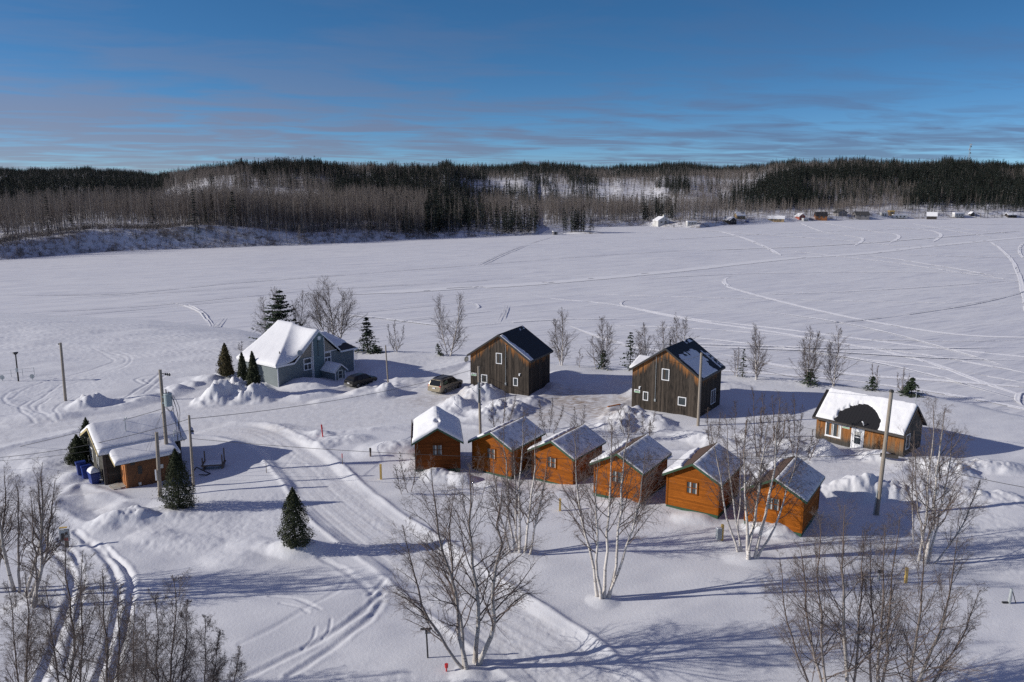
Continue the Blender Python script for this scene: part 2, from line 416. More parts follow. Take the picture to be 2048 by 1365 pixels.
def make_hill():
    m, nt, b = new_mat('hill_snow'); p = pos(nt)
    n = noise(nt, p, .16, 6, .7); n2 = noise(nt, p, .02, 3)
    c = mixc(nt, ramp(nt, n, [(.52, 0.), (.64, 1.)]), (.72, .725, .75), (.16, .135, .115))
    c2 = mixc(nt, ramp(nt, n2, [(.4, 0.), (.6, .25)]), c, (.30, .27, .25))
    nt.links.new(c2, b.inputs['Base Color']); b.inputs['Roughness'].default_value = .85
    bump(nt, b, n, .5, .6)
    return m

def make_roofsnow():
    m, nt, b = new_mat('roof_snow'); p = pos(nt)
    n = noise(nt, p, .7, 3)
    nt.links.new(mixc(nt, n, (.80, .805, .82), (.73, .735, .76)), b.inputs['Base Color']); b.inputs['Roughness'].default_value = .75
    b.inputs['Specular IOR Level'].default_value = .25
    bump(nt, b, noise(nt, p, 3.0, 4), .3, .06); return m

def make_thin_snow():
    # thin wind-packed snow through which shingles show
    m, nt, b = new_mat('thin_snow'); p = pos(nt)
    n = noise(nt, p, 2.2, 5, .7)
    nt.links.new(mixc(nt, ramp(nt, n, [(.50, 0.), (.66, .9)]), (.72, .725, .75), (.30, .285, .28)), b.inputs['Base Color']); b.inputs['Roughness'].default_value = .8
    bump(nt, b, n, .4, .05); return m

def make_planks(name, grey_a, grey_b, warm, d0, d1, foot=None, streak=.5):
    """upright boards weathered grey, the wood still orange where the roof has kept the rain off (attribute 'dep' = metres below the roof)"""
    m, nt, b = new_mat(name); o = objco(nt)
    r = attr(nt, 'rnd'); d = attr(nt, 'dep')
    n = noise(nt, o, 1.6, 5, .65, (5, 5, .7)); n2 = noise(nt, o, .9, 3)
    r2 = ramp(nt, r, [(.0, 0.), (.45, .18), (.8, .45), (1., 1.)])
    c = mixc(nt, r2, grey_a, grey_b)
    c = mixc(nt, ramp(nt, n, [(.35, 0.), (.7, streak)]), c, tuple(v * 1.7 for v in grey_b))
    dd = math_n(nt, 'ADD', d, math_n(nt, 'MULTIPLY', math_n(nt, 'SUBTRACT', n, .5), -(d1 - d0) * 1.6))
    dd = math_n(nt, 'ADD', dd, math_n(nt, 'MULTIPLY', math_n(nt, 'SUBTRACT', r, .5), (d1 - d0) * .9))
    mr = N(nt, 'ShaderNodeMapRange'); mr.inputs[1].default_value = d0; mr.inputs[2].default_value = d1; mr.inputs[3].default_value = 1; mr.inputs[4].default_value = 0
    nt.links.new(dd, mr.inputs[0])
    w = mixc(nt, ramp(nt, n, [(.4, 0.), (.65, 1.)]), warm, tuple(v * .55 for v in warm))
    w = mixc(nt, math_n(nt, 'MULTIPLY', r, .45), w, tuple(v * .5 for v in warm))
    c = mixc(nt, mr.outputs[0], c, w)
    if foot:
        sx = N(nt, 'ShaderNodeSeparateXYZ'); nt.links.new(o, sx.inputs[0])
        z = math_n(nt, 'ADD', sx.outputs[2], math_n(nt, 'MULTIPLY', math_n(nt, 'SUBTRACT', n, .5), -1.0))
        mr2 = N(nt, 'ShaderNodeMapRange'); mr2.inputs[1].default_value = foot; mr2.inputs[2].default_value = foot + .5; mr2.inputs[3].default_value = 1; mr2.inputs[4].default_value = 0
        nt.links.new(z, mr2.inputs[0]); c = mixc(nt, mr2.outputs[0], c, (.06, .055, .05))
    nt.links.new(c, b.inputs['Base Color']); b.inputs['Roughness'].default_value = .85; b.inputs['Specular IOR Level'].default_value = .2
    bump(nt, b, n, .4, .03); return m

def make_siding(name, col, var=.25):
    m, nt, b = new_mat(name); o = objco(nt)
    r = attr(nt, 'rnd'); n = noise(nt, o, .9, 5, .65, (.6, .6, 6)); n2 = noise(nt, o, .7, 3)
    c = mixc(nt, r, tuple(v * (1 - var) for v in col), tuple(min(1, v * (1 + var)) for v in col))
    c = mixc(nt, math_n(nt, 'MULTIPLY', rnd_obj(nt), .38), c, (col[0] * .62, col[1] * .66, col[2] * .9))
    c = mixc(nt, ramp(nt, n, [(.42, 0.), (.72, .6)]), c, tuple(v * .55 for v in col))
    c = mixc(nt, ramp(nt, n2, [(.35, 0.), (.7, .35)]), c, tuple(v * .6 for v in col))
    n3 = noise(nt, o, 2.2, 4, .7, (1, 1, 9)); c = mixc(nt, ramp(nt, n3, [(.55, 0.), (.68, .75)]), c, tuple(v * .42 for v in col)); n4 = noise(nt, o, 2.0, 3, .7, (1, 1, 11)); c = mixc(nt, ramp(nt, n4, [(.6, 0.), (.72, .5)]), c, tuple(min(1, v * 1.7 + .02) for v in col))
    nt.links.new(c, b.inputs['Base Color']); b.inputs['Roughness'].default_value = .75; b.inputs['Specular IOR Level'].default_value = .12
    return m

def make_metal_roof():
    m, nt, b = new_mat('black_metal_roof'); b.inputs['Base Color'].default_value = (.014, .014, .016, 1); b.inputs['Roughness'].default_value = .55; b.inputs['Specular IOR Level'].default_value = .3
    o = objco(nt); w = N(nt, 'ShaderNodeTexWave', wave_type='BANDS', bands_direction='Y'); w.inputs['Scale'].default_value = 1.05
    nt.links.new(o, w.inputs['Vector']); bump(nt, b, ramp(nt, w.outputs['Fac'], [(.9, 0.), (1., 1.)]), .6, .03); return m

def make_shingle(name, col):
    m, nt, b = new_mat(name); o = objco(nt); n = noise(nt, o, 6, 4)
    nt.links.new(mixc(nt, n, tuple(v * .6 for v in col), tuple(v * 1.4 for v in col)), b.inputs['Base Color']); b.inputs['Roughness'].default_value = .9
    return m

def make_birch_bark(name='birch_bark', r0=.018, r1=.05, k=1.0):
    m, nt, b = new_mat(name); o = objco(nt); rad = attr(nt, 'rad')
    n = noise(nt, o, 2.4, 4, .6, (1, 1, 5)); n2 = noise(nt, o, .8, 3)
    c = mixc(nt, ramp(nt, n, [(.56, 0.), (.66, 1.)]), tuple(v * k for v in (.60, .565, .53)), (.08, .066, .058))
    c = mixc(nt, ramp(nt, n2, [(.45, 0.), (.7, .7)]), c, (.30, .25, .215))
    c = mixc(nt, ramp(nt, rad, [(r0, 1.), (r1, 0.)]), c, (.13, .092, .076))
    nt.links.new(c, b.inputs['Base Color']); b.inputs['Roughness'].default_value = .8; return m

def make_leafy(name, a, bb, tip=None):
    m, nt, b = new_mat(name); r = attr(nt, 'rnd')
    c = mixc(nt, r, a, bb)
    if tip: c = mixc(nt, ramp(nt, r, [(.972, 0.), (.975, 1.)]), c, tip)
    nt.links.new(c, b.inputs['Base Color']); b.inputs['Roughness'].default_value = .75; b.inputs['Specular IOR Level'].default_value = .2; return m

def make_pole():
    m, nt, b = new_mat('pole_wood'); o = objco(nt); n = noise(nt, o, 3, 5, .6, (4, 4, .35))
    nt.links.new(mixc(nt, n, (.16, .135, .11), (.40, .35, .29)), b.inputs['Base Color']); b.inputs['Roughness'].default_value = .85; return m

def make_glass(name, col, rough=.12):
    m, nt, b = new_mat(name); b.inputs['Base Color'].default_value = (*col, 1); b.inputs['Roughness'].default_value = rough; b.inputs['Specular IOR Level'].default_value = .6
    return m

M_GROUND = make_snow_ground(); M_LAKE = make_lake(); M_TRAIL = make_trail(); M_HILL = make_hill(); M_RSNOW = make_roofsnow(); M_TSNOW = make_thin_snow()
M_BARN = make_planks('barn_boards', (.013, .0115, .0105), (.075, .060, .048), (.40, .175, .058), .12, 1.0)
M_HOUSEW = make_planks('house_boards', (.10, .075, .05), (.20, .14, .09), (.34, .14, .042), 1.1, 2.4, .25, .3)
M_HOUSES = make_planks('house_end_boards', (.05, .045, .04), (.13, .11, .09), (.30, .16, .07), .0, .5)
M_CABIN = make_siding('cabin_siding', (.335, .098, .010), .32); M_CABIN1 = make_siding('dark_cabin_siding', (.19, .055, .012), .3)
M_TEAL = plain('teal_siding', (.115, .175, .19), .6, var=.08, scale=1.2); M_SAGE = plain('sage_siding', (.165, .195, .203), .6, var=.08, scale=1.2); M_TAN = plain('tan_panel', (.30, .27, .22), .7, var=.1)
M_ROOF = make_metal_roof(); M_BROWN = make_shingle('brown_shingle', (.085, .05, .035)); M_GREYR = make_shingle('grey_shingle', (.05, .05, .052))
M_GREEN = plain('green_trim', (.028, .075, .038), .6, var=.15); M_WHITE = plain('white_paint', (.78, .79, .80), .5); M_DTRIM = plain('dark_trim', (.05, .043, .038), .7, var=.2)
M_FASC = plain('black_fascia', (.022, .021, .022), .55); M_GLASS = make_glass('window_glass', (.05, .06, .066)); M_GLASS2 = make_glass('car_glass', (.012, .014, .015), .08)
M_CURT = plain('curtain', (.42, .42, .40), .9, var=.2, scale=9)
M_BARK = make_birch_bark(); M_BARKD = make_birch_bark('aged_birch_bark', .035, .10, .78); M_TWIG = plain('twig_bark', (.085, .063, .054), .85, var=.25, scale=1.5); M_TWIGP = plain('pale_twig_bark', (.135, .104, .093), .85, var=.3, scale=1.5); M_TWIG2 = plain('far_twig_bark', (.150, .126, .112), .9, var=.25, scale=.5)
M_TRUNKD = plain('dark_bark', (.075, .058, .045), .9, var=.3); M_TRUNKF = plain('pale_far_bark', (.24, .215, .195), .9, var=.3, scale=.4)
M_THUJA = make_leafy('cedar_leaves', (.018, .026, .013), (.05, .058, .026)); M_THUJAB = make_leafy('bronzed_cedar_leaves', (.045, .045, .02), (.11, .085, .04)); M_SPRUCE = make_leafy('spruce_needles', (.016, .028, .018), (.05, .07, .04))
M_FARC = make_leafy('far_needles', (.009, .0155, .0125), (.030, .042, .033), (.42, .44, .47))
M_POLE = make_pole(); M_GALV = plain('galvanised_metal', (.36, .39, .40), .5, .2, .1); M_TRANS = plain('transformer_paint', (.30, .36, .37), .45, .0, .06); M_WIRE = plain('black_wire', (.03, .03, .032), .6); M_IRON = plain('dark_iron', (.05, .05, .05), .6, .4)
M_BLUE = plain('blue_plastic', (.013, .036, .20), .4, var=.1); M_RED = plain('red_plastic', (.55, .03, .03), .5); M_YELLOW = plain('yellow_wood', (.62, .42, .12), .7, var=.15); M_WOOD = plain('weathered_wood', (.17, .13, .10), .85, var=.3, scale=7); M_PLY = plain('orange_plywood', (.34, .125, .032), .7, var=.2, scale=2.5); M_PLYD = plain('dark_plywood', (.15, .062, .022), .75, var=.25, scale=2.0)
M_LOG = make_siding('grey_logs', (.085, .082, .072), .3); M_RAKE = plain('pale_rake_board', (.42, .34, .17), .7, var=.15)
M_VAN = plain('beige_car_paint', (.36, .31, .22), .35, .35); M_VANROOF = plain('dusty_dark_roof_paint', (.10, .095, .095), .4, .3); M_HATCH = plain('black_car_paint', (.012, .012, .013), .3, .2); M_HATCHB = plain('dusty_black_paint', (.10, .095, .085), .7); M_TYRE = plain('tyre_rubber', (.018, .018, .018), .85); M_RIM = plain('rim_metal', (.20, .20, .20), .4, .6); M_LAMP = plain('red_lens', (.45, .01, .015), .3); M_PLATE = plain('number_plate', (.70, .70, .72), .5)
M_SIGNG = plain('sign_green', (.20, .42, .22), .6); M_INK = plain('sign_ink', (.06, .09, .07), .7); M_CREAM = plain('cream_paint', (.62, .62, .55), .6); M_FTAN = plain('tan_wall', (.40, .28, .15), .7, var=.15); M_FGREY = plain('grey_wall', (.22, .21, .21), .8, var=.15); M_FDARK = plain('dark_wall', (.035, .03, .03), .8); M_FBLUE = plain('blue_tarp', (.04, .08, .28), .6)

# ---------------------------------------------------------------- mesh helpers
class MB:
    def __init__(s): s.v = []; s.f = []; s.mi = []; s.at = {}; s.mats = []
    def slot(s, m):
        if m not in s.mats: s.mats.append(m)
        return s.mats.index(m)
    def add(s, vs, fs, m=None, **at):
        n = len(s.v); s.v += [tuple(map(float, v)) for v in vs]; k = s.slot(m) if m else 0
        for f in fs: s.f.append(tuple(i + n for i in f)); s.mi.append(k)
        for a, val in at.items():
            lst = s.at.setdefault(a, []); lst += [0.0] * (n - len(lst))
            lst += list(val) if hasattr(val, '__len__') else [val] * len(vs)
        return s
    def box(s, c, d, rot=0.0, m=None, ax=None):
        x, y, z = (v / 2 for v in d); P = [(i * x, j * y, k * z) for i in (-1, 1) for j in (-1, 1) for k in (-1, 1)]
        if ax is not None: P = [tuple(ax @ Vector(p)) for p in P]
        ca, sa = math.cos(rot), math.sin(rot)
        P = [(c[0] + ca * a - sa * b, c[1] + sa * a + ca * b, c[2] + e) for a, b, e in P]
        return s.add(P, [(0, 1, 3, 2), (4, 6, 7, 5), (0, 4, 5, 1), (2, 3, 7, 6), (0, 2, 6, 4), (1, 5, 7, 3)], m)
    def bx(s, x0, x1, y0, y1, z0, z1, m=None): return s.box(((x0 + x1) / 2, (y0 + y1) / 2, (z0 + z1) / 2), (x1 - x0, y1 - y0, z1 - z0), 0, m)
    def tube(s, a, b, r0, r1=None, n=8, m=None, cap=True):
        r1 = r0 if r1 is None else r1; a = Vector(a); b = Vector(b); d = (b - a).normalized()
        u = d.cross(Vector((0, 0, 1)) if abs(d.z) < .9 else Vector((1, 0, 0))).normalized(); w = d.cross(u)
        P = []
        for c, r in ((a, r0), (b, r1)):
            for i in range(n):
                t = 2 * PI * i / n; P.append(c + u * (r * math.cos(t)) + w * (r * math.sin(t)))
        fs = [(i, (i + 1) % n, n + (i + 1) % n, n + i) for i in range(n)]
        if cap: fs += [tuple(range(n - 1, -1, -1)), tuple(range(n, 2 * n))]
        return s.add(P, fs, m)
    def path(s, pts, r, n=5, m=None):
        for a, b in zip(pts[:-1], pts[1:]): s.tube(a, b, r, r, n, m, False)
        return s
    def prism(s, poly, y0, y1, m=None, axis='y'):
        """polygon in (x,z) run along y"""
        n = len(poly); f = (lambda p, q: (p[0], q, p[1])) if axis == 'y' else (lambda p, q: (q, p[0], p[1]))
        P = [f(p, y0) for p in poly] + [f(p, y1) for p in poly]
        return s.add(P, [tuple(range(n)), tuple(range(2 * n - 1, n - 1, -1))] + [(i, n + i, n + (i + 1) % n, (i + 1) % n) for i in range(n)], m)
    def build(s, name, mat, parent=None, smooth=False):
        me = bpy.data.meshes.new(name); me.from_pydata(s.v, [], s.f)
        for m in (s.mats or [mat]): me.materials.append(m)
        if len(s.mats) > 1: me.polygons.foreach_set('material_index', s.mi)
        for a, vals in s.at.items():
            vals = vals + [0.0] * (len(s.v) - len(vals))
            me.attributes.new(a, 'FLOAT', 'POINT').data.foreach_set('value', vals)
        if smooth: me.polygons.foreach_set('use_smooth', [True] * len(s.f))
        me.update(); o = bpy.data.objects.new(name, me); COL.objects.link(o)
        if parent: o.parent = parent
        return o

def np_mesh(name, V, Fq, mat, parent=None, smooth=True, attrs=None, tri=False, link=True):
    me = bpy.data.meshes.new(name); k = 3 if tri else 4
    V = np.ascontiguousarray(V, np.float32); Fq = np.ascontiguousarray(Fq, np.int32)
    me.vertices.add(len(V)); me.vertices.foreach_set('co', V.ravel())
    me.loops.add(Fq.size); me.loops.foreach_set('vertex_index', Fq.ravel())
    me.polygons.add(len(Fq)); me.polygons.foreach_set('loop_start', np.arange(0, Fq.size, k, dtype=np.int32))
    me.update(calc_edges=True)
    me.polygons.foreach_set('use_smooth', np.full(len(Fq), smooth))
    for m in (mat if isinstance(mat, (list, tuple)) else [mat]): me.materials.append(m)
    for a, vals in (attrs or {}).items(): me.attributes.new(a, 'FLOAT', 'POINT').data.foreach_set('value', np.asarray(vals, np.float32))
    me.validate()
    o = bpy.data.objects.new(name, me)
    if link: COL.objects.link(o)
    if parent: o.parent = parent
    return o

def tag(o, label=None, cat=None, group=None, kind=None):
    for k, v in (('label', label), ('category', cat), ('group', group), ('kind', kind)):
        if v: o[k] = v
    return o

def thing(name, label, cat, loc=(0, 0, 0), rz=0.0, group=None):
    o = bpy.data.objects.new(name, None); COL.objects.link(o); o.location = loc; o.rotation_euler = (0, 0, rz); o.empty_display_size = .3
    return tag(o, label, cat, group)

def copy_tree(o, parent=None):
    c = o.copy(); COL.objects.link(c)
    if parent: c.parent = parent
    for ch in o.children: copy_tree(ch, c)
    return c

def struct(o): o['kind'] = 'structure'; return o
# ---------------------------------------------------------------- near ground
def build_ground():
    nu, ny = 1150, 820
    us = np.linspace(-.92, .92, nu); ys = 21.0 * (185.0 / 21.0) ** (np.linspace(0, 1, ny))
    U, Y = np.meshgrid(us, ys); X = U * Y
    h, inr, iny, packed = ground(X, Y, True)
    dirt = np.zeros_like(X)
    for (a, b, rx, ry, k) in [(1150, 800, 70, 5, 1.0), (1200, 822, 45, 4, .9), (1085, 826, 60, 3, .6), (905, 792, 40, 4, .55), (850, 800, 50, 3, .4), (1240, 800, 30, 3, .8), (700, 782, 30, 2.5, .35), (540, 860, 60, 2, .25), (960, 745, 20, 2, .2)]:
        p = at_z(a, b); sc = math.hypot(p[1], H) / F
        dirt = np.maximum(dirt, k * np.exp(-((X - p[0]) / (rx * sc)) ** 2 - ((Y - p[1]) / ry) ** 2))
    V = np.stack([X, Y, h], -1).reshape(-1, 3)
    i = np.arange(ny - 1)[:, None] * nu + np.arange(nu - 1)[None, :]
    Q = np.stack([i, i + 1, i + nu + 1, i + nu], -1)
    fr = inr[:-1, :-1]; fy = iny[:-1, :-1] & ~fr
    for nm, msk in (('snow_ground', ~(fr | fy)), ('snow_road', fr), ('cleared_yard', fy)):
        q = Q[msk].reshape(-1, 4); used = np.unique(q); remap = np.zeros(len(V), np.int64); remap[used] = np.arange(len(used))
        o = np_mesh(nm, V[used], remap[q], M_GROUND, attrs={'packed': packed.ravel()[used], 'dirt': dirt.ravel()[used]})
        struct(o)
build_ground()

# ---------------------------------------------------------------- lake
def build_lake():
    nu, ny = 220, 160
    us = np.linspace(-1.3, 1.3, nu); ys = 60.0 * (1400 / 60.) ** np.linspace(0, 1, ny)
    U, Y = np.meshgrid(us, ys)
    V = np.stack([U * Y, Y, np.full_like(U, LAKE)], -1).reshape(-1, 3)
    i = np.arange(ny - 1)[:, None] * nu + np.arange(nu - 1)[None, :]
    struct(np_mesh('frozen_lake', V, np.stack([i, i + 1, i + nu + 1, i + nu], -1).reshape(-1, 4), M_LAKE))
build_lake()

TRAILS = [  # picture points, width m
    ([(1060, 590), (1100, 597), (1200, 606), (1260, 615), (1380, 637), (1543, 656), (1690, 674), (1836, 692), (2048, 714), (2200, 730)], .9),
    ([(1240, 613), (1380, 640), (1527, 661), (1673, 685), (1771, 703), (1869, 729), (1967, 765), (2048, 793), (2110, 820)], 1.1),
    ([(1673, 686), (1771, 699), (1869, 713), (1960, 729), (2048, 746), (2150, 765)], .9),
    ([(1100, 650), (1240, 652), (1380, 657), (1480, 664), (1576, 672), (1673, 686)], .6),
    ([(1260, 668), (1403, 677), (1543, 693), (1706, 716), (1869, 736), (2048, 766), (2150, 785)], .8),
    ([(1461, 554), (1450, 558), (1448, 565), (1455, 572), (1471, 579), (1576, 607), (1706, 636), (1836, 659), (1934, 671), (2048, 675), (2150, 674)], 1.3),
    ([(1150, 588), (1380, 595), (1600, 600), (1820, 605), (2048, 608)], .35),
    ([(1560, 678), (1760, 681), (1900, 683), (2048, 681)], .5),
    ([(1429, 706), (1510, 722), (1589, 736), (1739, 752), (1843, 759), (2048, 775), (2150, 783)], 1.4),
    ([(1700, 762), (1780, 772), (1843, 781), (1950, 799), (2048, 819), (2150, 842)], 1.2),
    ([(1250, 738), (1330, 735), (1500, 745), (1650, 757), (1760, 768)], .9),
    ([(1560, 500), (1700, 516), (1790, 526), (1885, 540), (1970, 553), (2048, 565), (2150, 582)], 1.0),
    ([(1140, 652), (1180, 667), (1240, 687), (1300, 700), (1400, 712), (1470, 722)], 1.2),
    ([(1258, 600), (1244, 604), (1242, 610), (1262, 616)], .5),
    ([(700, 590), (900, 578), (1100, 566), (1348, 543), (1470, 529), (1587, 517), (1724, 508), (1860, 493), (2048, 475), (2200, 462)], 6.5),
    ([(1724, 511), (1800, 520), (1861, 530), (1930, 541), (1997, 554)], 1.6),
    ([(1437, 463), (1470, 471), (1502, 482), (1530, 494), (1553, 506), (1563, 512)], 1.8),
    ([(1300, 456), (1400, 461), (1478, 467), (1560, 472), (1656, 479), (1740, 486), (1826, 495)], 2.2),
    ([(1640, 445), (1690, 454), (1758, 465), (1790, 469), (1799, 474), (1790, 481), (1778, 487)], 1.5),
    ([(1758, 451), (1810, 456), (1861, 462), (1880, 468), (1881, 474), (1867, 484)], 1.5),
    ([(1601, 447), (1642, 463), (1690, 471), (1724, 477), (1722, 484), (1708, 493)], 1.3),
    ([(1785, 509), (1900, 513), (2048, 516), (2150, 518)], 1.0),
    ([(1980, 484), (1996, 494), (2016, 512), (2032, 535), (2046, 580), (2058, 640)], 1.1),
    ([(1820, 447), (1880, 458), (1940, 468), (1990, 476)], 1.2), ([(1850, 445), (1950, 449), (2048, 449)], 1.5), ([(1870, 452), (1960, 462), (2048, 470)], 1.0),
    ([(2062, 482), (2042, 492), (2040, 508), (2056, 524)], 1.0), ([(2048, 785), (2036, 790), (2035, 802), (2046, 812)], .6),
    ([(330, 606), (365, 611), (398, 625), (412, 640), (420, 656)], .45), ([(352, 606), (385, 614), (408, 628), (428, 652)], .35), ([(318, 647), (355, 658), (378, 676), (370, 683)], .4), ([(345, 650), (378, 666), (394, 680), (378, 684)], .35),
    ([(310, 671), (345, 676), (360, 684)], .4),
    ([(640, 625), (700, 632), (760, 638), (860, 650), (940, 662)], .8),
    ([(1250, 560), (1500, 548), (1800, 545), (2048, 550), (2150, 556)], .45), ([(1500, 620), (1700, 650), (1900, 700), (2048, 747)], .4), ([(1300, 692), (1600, 702), (1850, 716), (2048, 723)], .6), ([(1450, 592), (1650, 586), (1850, 575), (2048, 560)], .4),
    ([(900, 656), (1100, 641), (1300, 640)], .4), ([(1400, 502), (1700, 489), (2048, 462)], 1.2), ([(1300, 481), (1600, 466), (1900, 456)], 1.0), ([(1540, 690), (1800, 737), (2048, 803)], .6), ([(1150, 690), (1400, 690), (1700, 699), (2048, 696)], .5),
    ([(925, 607), (948, 609), (957, 615), (948, 619)], .5),
]
DARKT = [
    ([(1055, 489), (1097, 477), (1110, 473)], .5), ([(953, 533), (987, 516), (1020, 502), (1055, 489)], .45), ([(962, 533), (994, 517), (1026, 503), (1060, 489)], .45),
    ([(1005, 640), (1012, 628), (1016, 612)], .35), ([(994, 646), (1004, 628), (1010, 612)], .35),
    ([(1540, 653), (1706, 643), (1869, 622), (1967, 605), (2048, 585), (2110, 570)], .45),
    ([(395, 697), (420, 675), (450, 636)], .3), ([(388, 695), (412, 674), (444, 636)], .3), ([(470, 690), (500, 668), (520, 655)], .3),
    ([(0, 592), (240, 588), (480, 566), (700, 550), (960, 530), (1200, 512), (1400, 500)], .6), ([(0, 630), (300, 612), (620, 582), (900, 566), (1040, 556)], .5), ([(120, 597), (400, 582), (560, 570)], .5), ([(0, 641), (140, 632), (360, 612), (520, 598)], .4), ([(560, 640), (760, 622), (980, 600)], .35), ([(700, 660), (840, 640), (1000, 620)], .35),
]
def make_darktrail():
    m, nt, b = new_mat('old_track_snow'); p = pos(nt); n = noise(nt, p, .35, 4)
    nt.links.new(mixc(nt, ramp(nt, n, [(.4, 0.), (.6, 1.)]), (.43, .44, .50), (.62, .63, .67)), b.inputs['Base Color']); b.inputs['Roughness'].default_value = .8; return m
M_DARKT = make_darktrail()

def make_trail2():
    m, nt, b = new_mat('packed_trail_snow'); p = pos(nt); n = noise(nt, p, .22, 5, .65, (1, 5, 1, .2))
    nt.links.new(mixc(nt, n, (.70, .705, .735), (.84, .845, .86)), b.inputs['Base Color']); b.inputs['Roughness'].default_value = .8; return m
M_TRAIL2 = make_trail2()

def ribbon(name, pts, w, mat, lift, seed, relief):
    L = np.array(smooth_line([at_z(a, b, LAKE)[:2] for a, b in pts], 8))
    seg = np.hypot(*np.diff(L, axis=0).T); s = np.concatenate([[0], np.cumsum(seg)])
    n = int(min(700, max(30, s[-1] / .9))); t = np.linspace(0, s[-1], n)
    x = np.interp(t, s, L[:, 0]); y = np.interp(t, s, L[:, 1])
    dx = np.gradient(x); dy = np.gradient(y); l = np.hypot(dx, dy) + 1e-9; nx, ny = -dy / l, dx / l
    x = x + nx * .18 * vnoise(t / 9, t * 0, seed); y = y + ny * .18 * vnoise(t / 9, t * 0 + 5, seed)
    end = np.minimum(1, np.minimum(t, s[-1] - t) / min(14, s[-1] * .3) + .05)
    off = np.array([-.5, -.36, -.2, 0, .2, .36, .5]); hh = np.array([0, 1, .25, .45, .2, 1, 0.])
    ww = w * end[:, None] * (1 + .22 * fbm(np.repeat(t[:, None], 7, 1) / 2.1, off[None] * 3 + seed, seed, 2))
    X = x[:, None] + nx[:, None] * off * ww; Y = y[:, None] + ny[:, None] * off * ww
    Z = LAKE + lift + relief * hh[None] * end[:, None] * (.7 + .5 * fbm(X / .8, Y / .8, seed, 2))
    i = np.arange(n - 1)[:, None] * 7 + np.arange(6)[None]; Q = np.stack([i, i + 7, i + 8, i + 1], -1)
    # drifted over here and there
    gap = fbm(np.repeat(t[:-1, None], 6, 1) / 5.5, off[None, :6] * 2.2 + seed * 3, seed + 9, 3) > (-.36 if w < 1.2 else -.5)
    keep = gap if gap.sum() > 20 else np.ones_like(gap)
    return struct(np_mesh(name, np.stack([X, Y, Z], -1).reshape(-1, 3), Q[keep].reshape(-1, 4), mat))
for k, (p_, w_) in enumerate(TRAILS): ribbon('snowmobile_path', p_, w_ * (1.1 if w_ < 3 else .8), M_TRAIL if w_ < 3 else M_TRAIL2, .006 + .0045 * k, 300 + k, .05 if w_ < 3 else .03)
for k, (p_, w_) in enumerate(DARKT): ribbon('old_snow_path', p_, w_, M_DARKT, .006 + .0045 * (k + len(TRAILS)), 400 + k, .02)

# ---------------------------------------------------------------- far shore and hills
def build_hills():
    nu, ny = 760, 240
    us = np.linspace(-.95, .95, nu); T = np.concatenate([np.linspace(0, .06, 60), np.linspace(.062, 1, ny - 60)])
    YS = far_shore(us); U, TT = np.meshgrid(us, T); Y = YS[None] - 1 + TT ** 1.25 * (2100 - YS[None])
    Z = hills(U, Y)
    V = np.stack([U * Y, Y, Z], -1).reshape(-1, 3); i = np.arange(ny - 1)[:, None] * nu + np.arange(nu - 1)[None, :]
    struct(np_mesh('hills', V, np.stack([i, i + 1, i + nu + 1, i + nu], -1).reshape(-1, 4), M_HILL))
build_hills()

ISLE = at_z(1163, 466.5, LAKE)
def isle_h(x, y): 
    r2 = ((x - ISLE[0]) / 14) ** 2 + ((y - ISLE[1]) / 9) ** 2
    return LAKE - .3 + 1.5 * np.clip(1 - r2, 0, 1) ** .7
def build_isle():
    n = 40; g = np.linspace(-1.05, 1.05, n); A, B = np.meshgrid(g * 14, g * 9); X = A + ISLE[0]; Y = B + ISLE[1]
    Z = isle_h(X, Y) + .25 * fbm(X / 4, Y / 4, 3, 3) - .1
    i = np.arange(n - 1)[:, None] * n + np.arange(n - 1)[None, :]
    struct(np_mesh('island_terrain', np.stack([X, Y, Z], -1).reshape(-1, 3), np.stack([i, i + 1, i + n + 1, i + n], -1).reshape(-1, 4), M_HILL))
build_isle()
# ---------------------------------------------------------------- tree kit
def grow(st, dr, ln, k, wob, up, rng):
    """polylines (n, k+1, 3) from starts along dirs"""
    n = len(st); P = np.zeros((n, k + 1, 3)); P[:, 0] = st; d = dr / np.linalg.norm(dr, axis=1, keepdims=True)
    for i in range(k):
        P[:, i + 1] = P[:, i] + d * (ln / k)[:, None]
        d = d + rng.normal(0, wob, (n, 3)); d[:, 2] += up; d /= np.linalg.norm(d, axis=1, keepdims=True)
    return P

def tubes(P, R, m=3):
    """P (n,K,3), R (n,K) -> verts, quads, radius per vertex"""
    n, K, _ = P.shape
    T = np.gradient(P, axis=1) if K > 2 else np.repeat(P[:, 1:] - P[:, :1], 2, 1)
    T /= np.linalg.norm(T, axis=2, keepdims=True) + 1e-9
    ref = np.broadcast_to(np.array([.31, .17, .2]), T.shape)
    A = np.cross(T, ref); A /= np.linalg.norm(A, axis=2, keepdims=True) + 1e-9; B = np.cross(T, A)
    a = np.arange(m) * 2 * PI / m
    V = P[:, :, None] + R[:, :, None, None] * (A[:, :, None] * np.cos(a)[:, None] + B[:, :, None] * np.sin(a)[:, None])
    base = (np.arange(n) * K * m)[:, None, None] + (np.arange(K - 1) * m)[None, :, None]
    j = np.arange(m)[None, None]; j2 = (np.arange(m) + 1) % m
    Q = np.stack([base + j, base + j2[None, None], base + m + j2[None, None], base + m + j], -1)
    return V.reshape(-1, 3), Q.reshape(-1, 4), np.repeat(R.reshape(-1), m)

def cat(parts):
    V, Q, R = [], [], []; n = 0
    for v, q, r in parts: V.append(v); Q.append(q + n); R.append(r); n += len(v)
    return np.concatenate(V), np.concatenate(Q), np.concatenate(R)

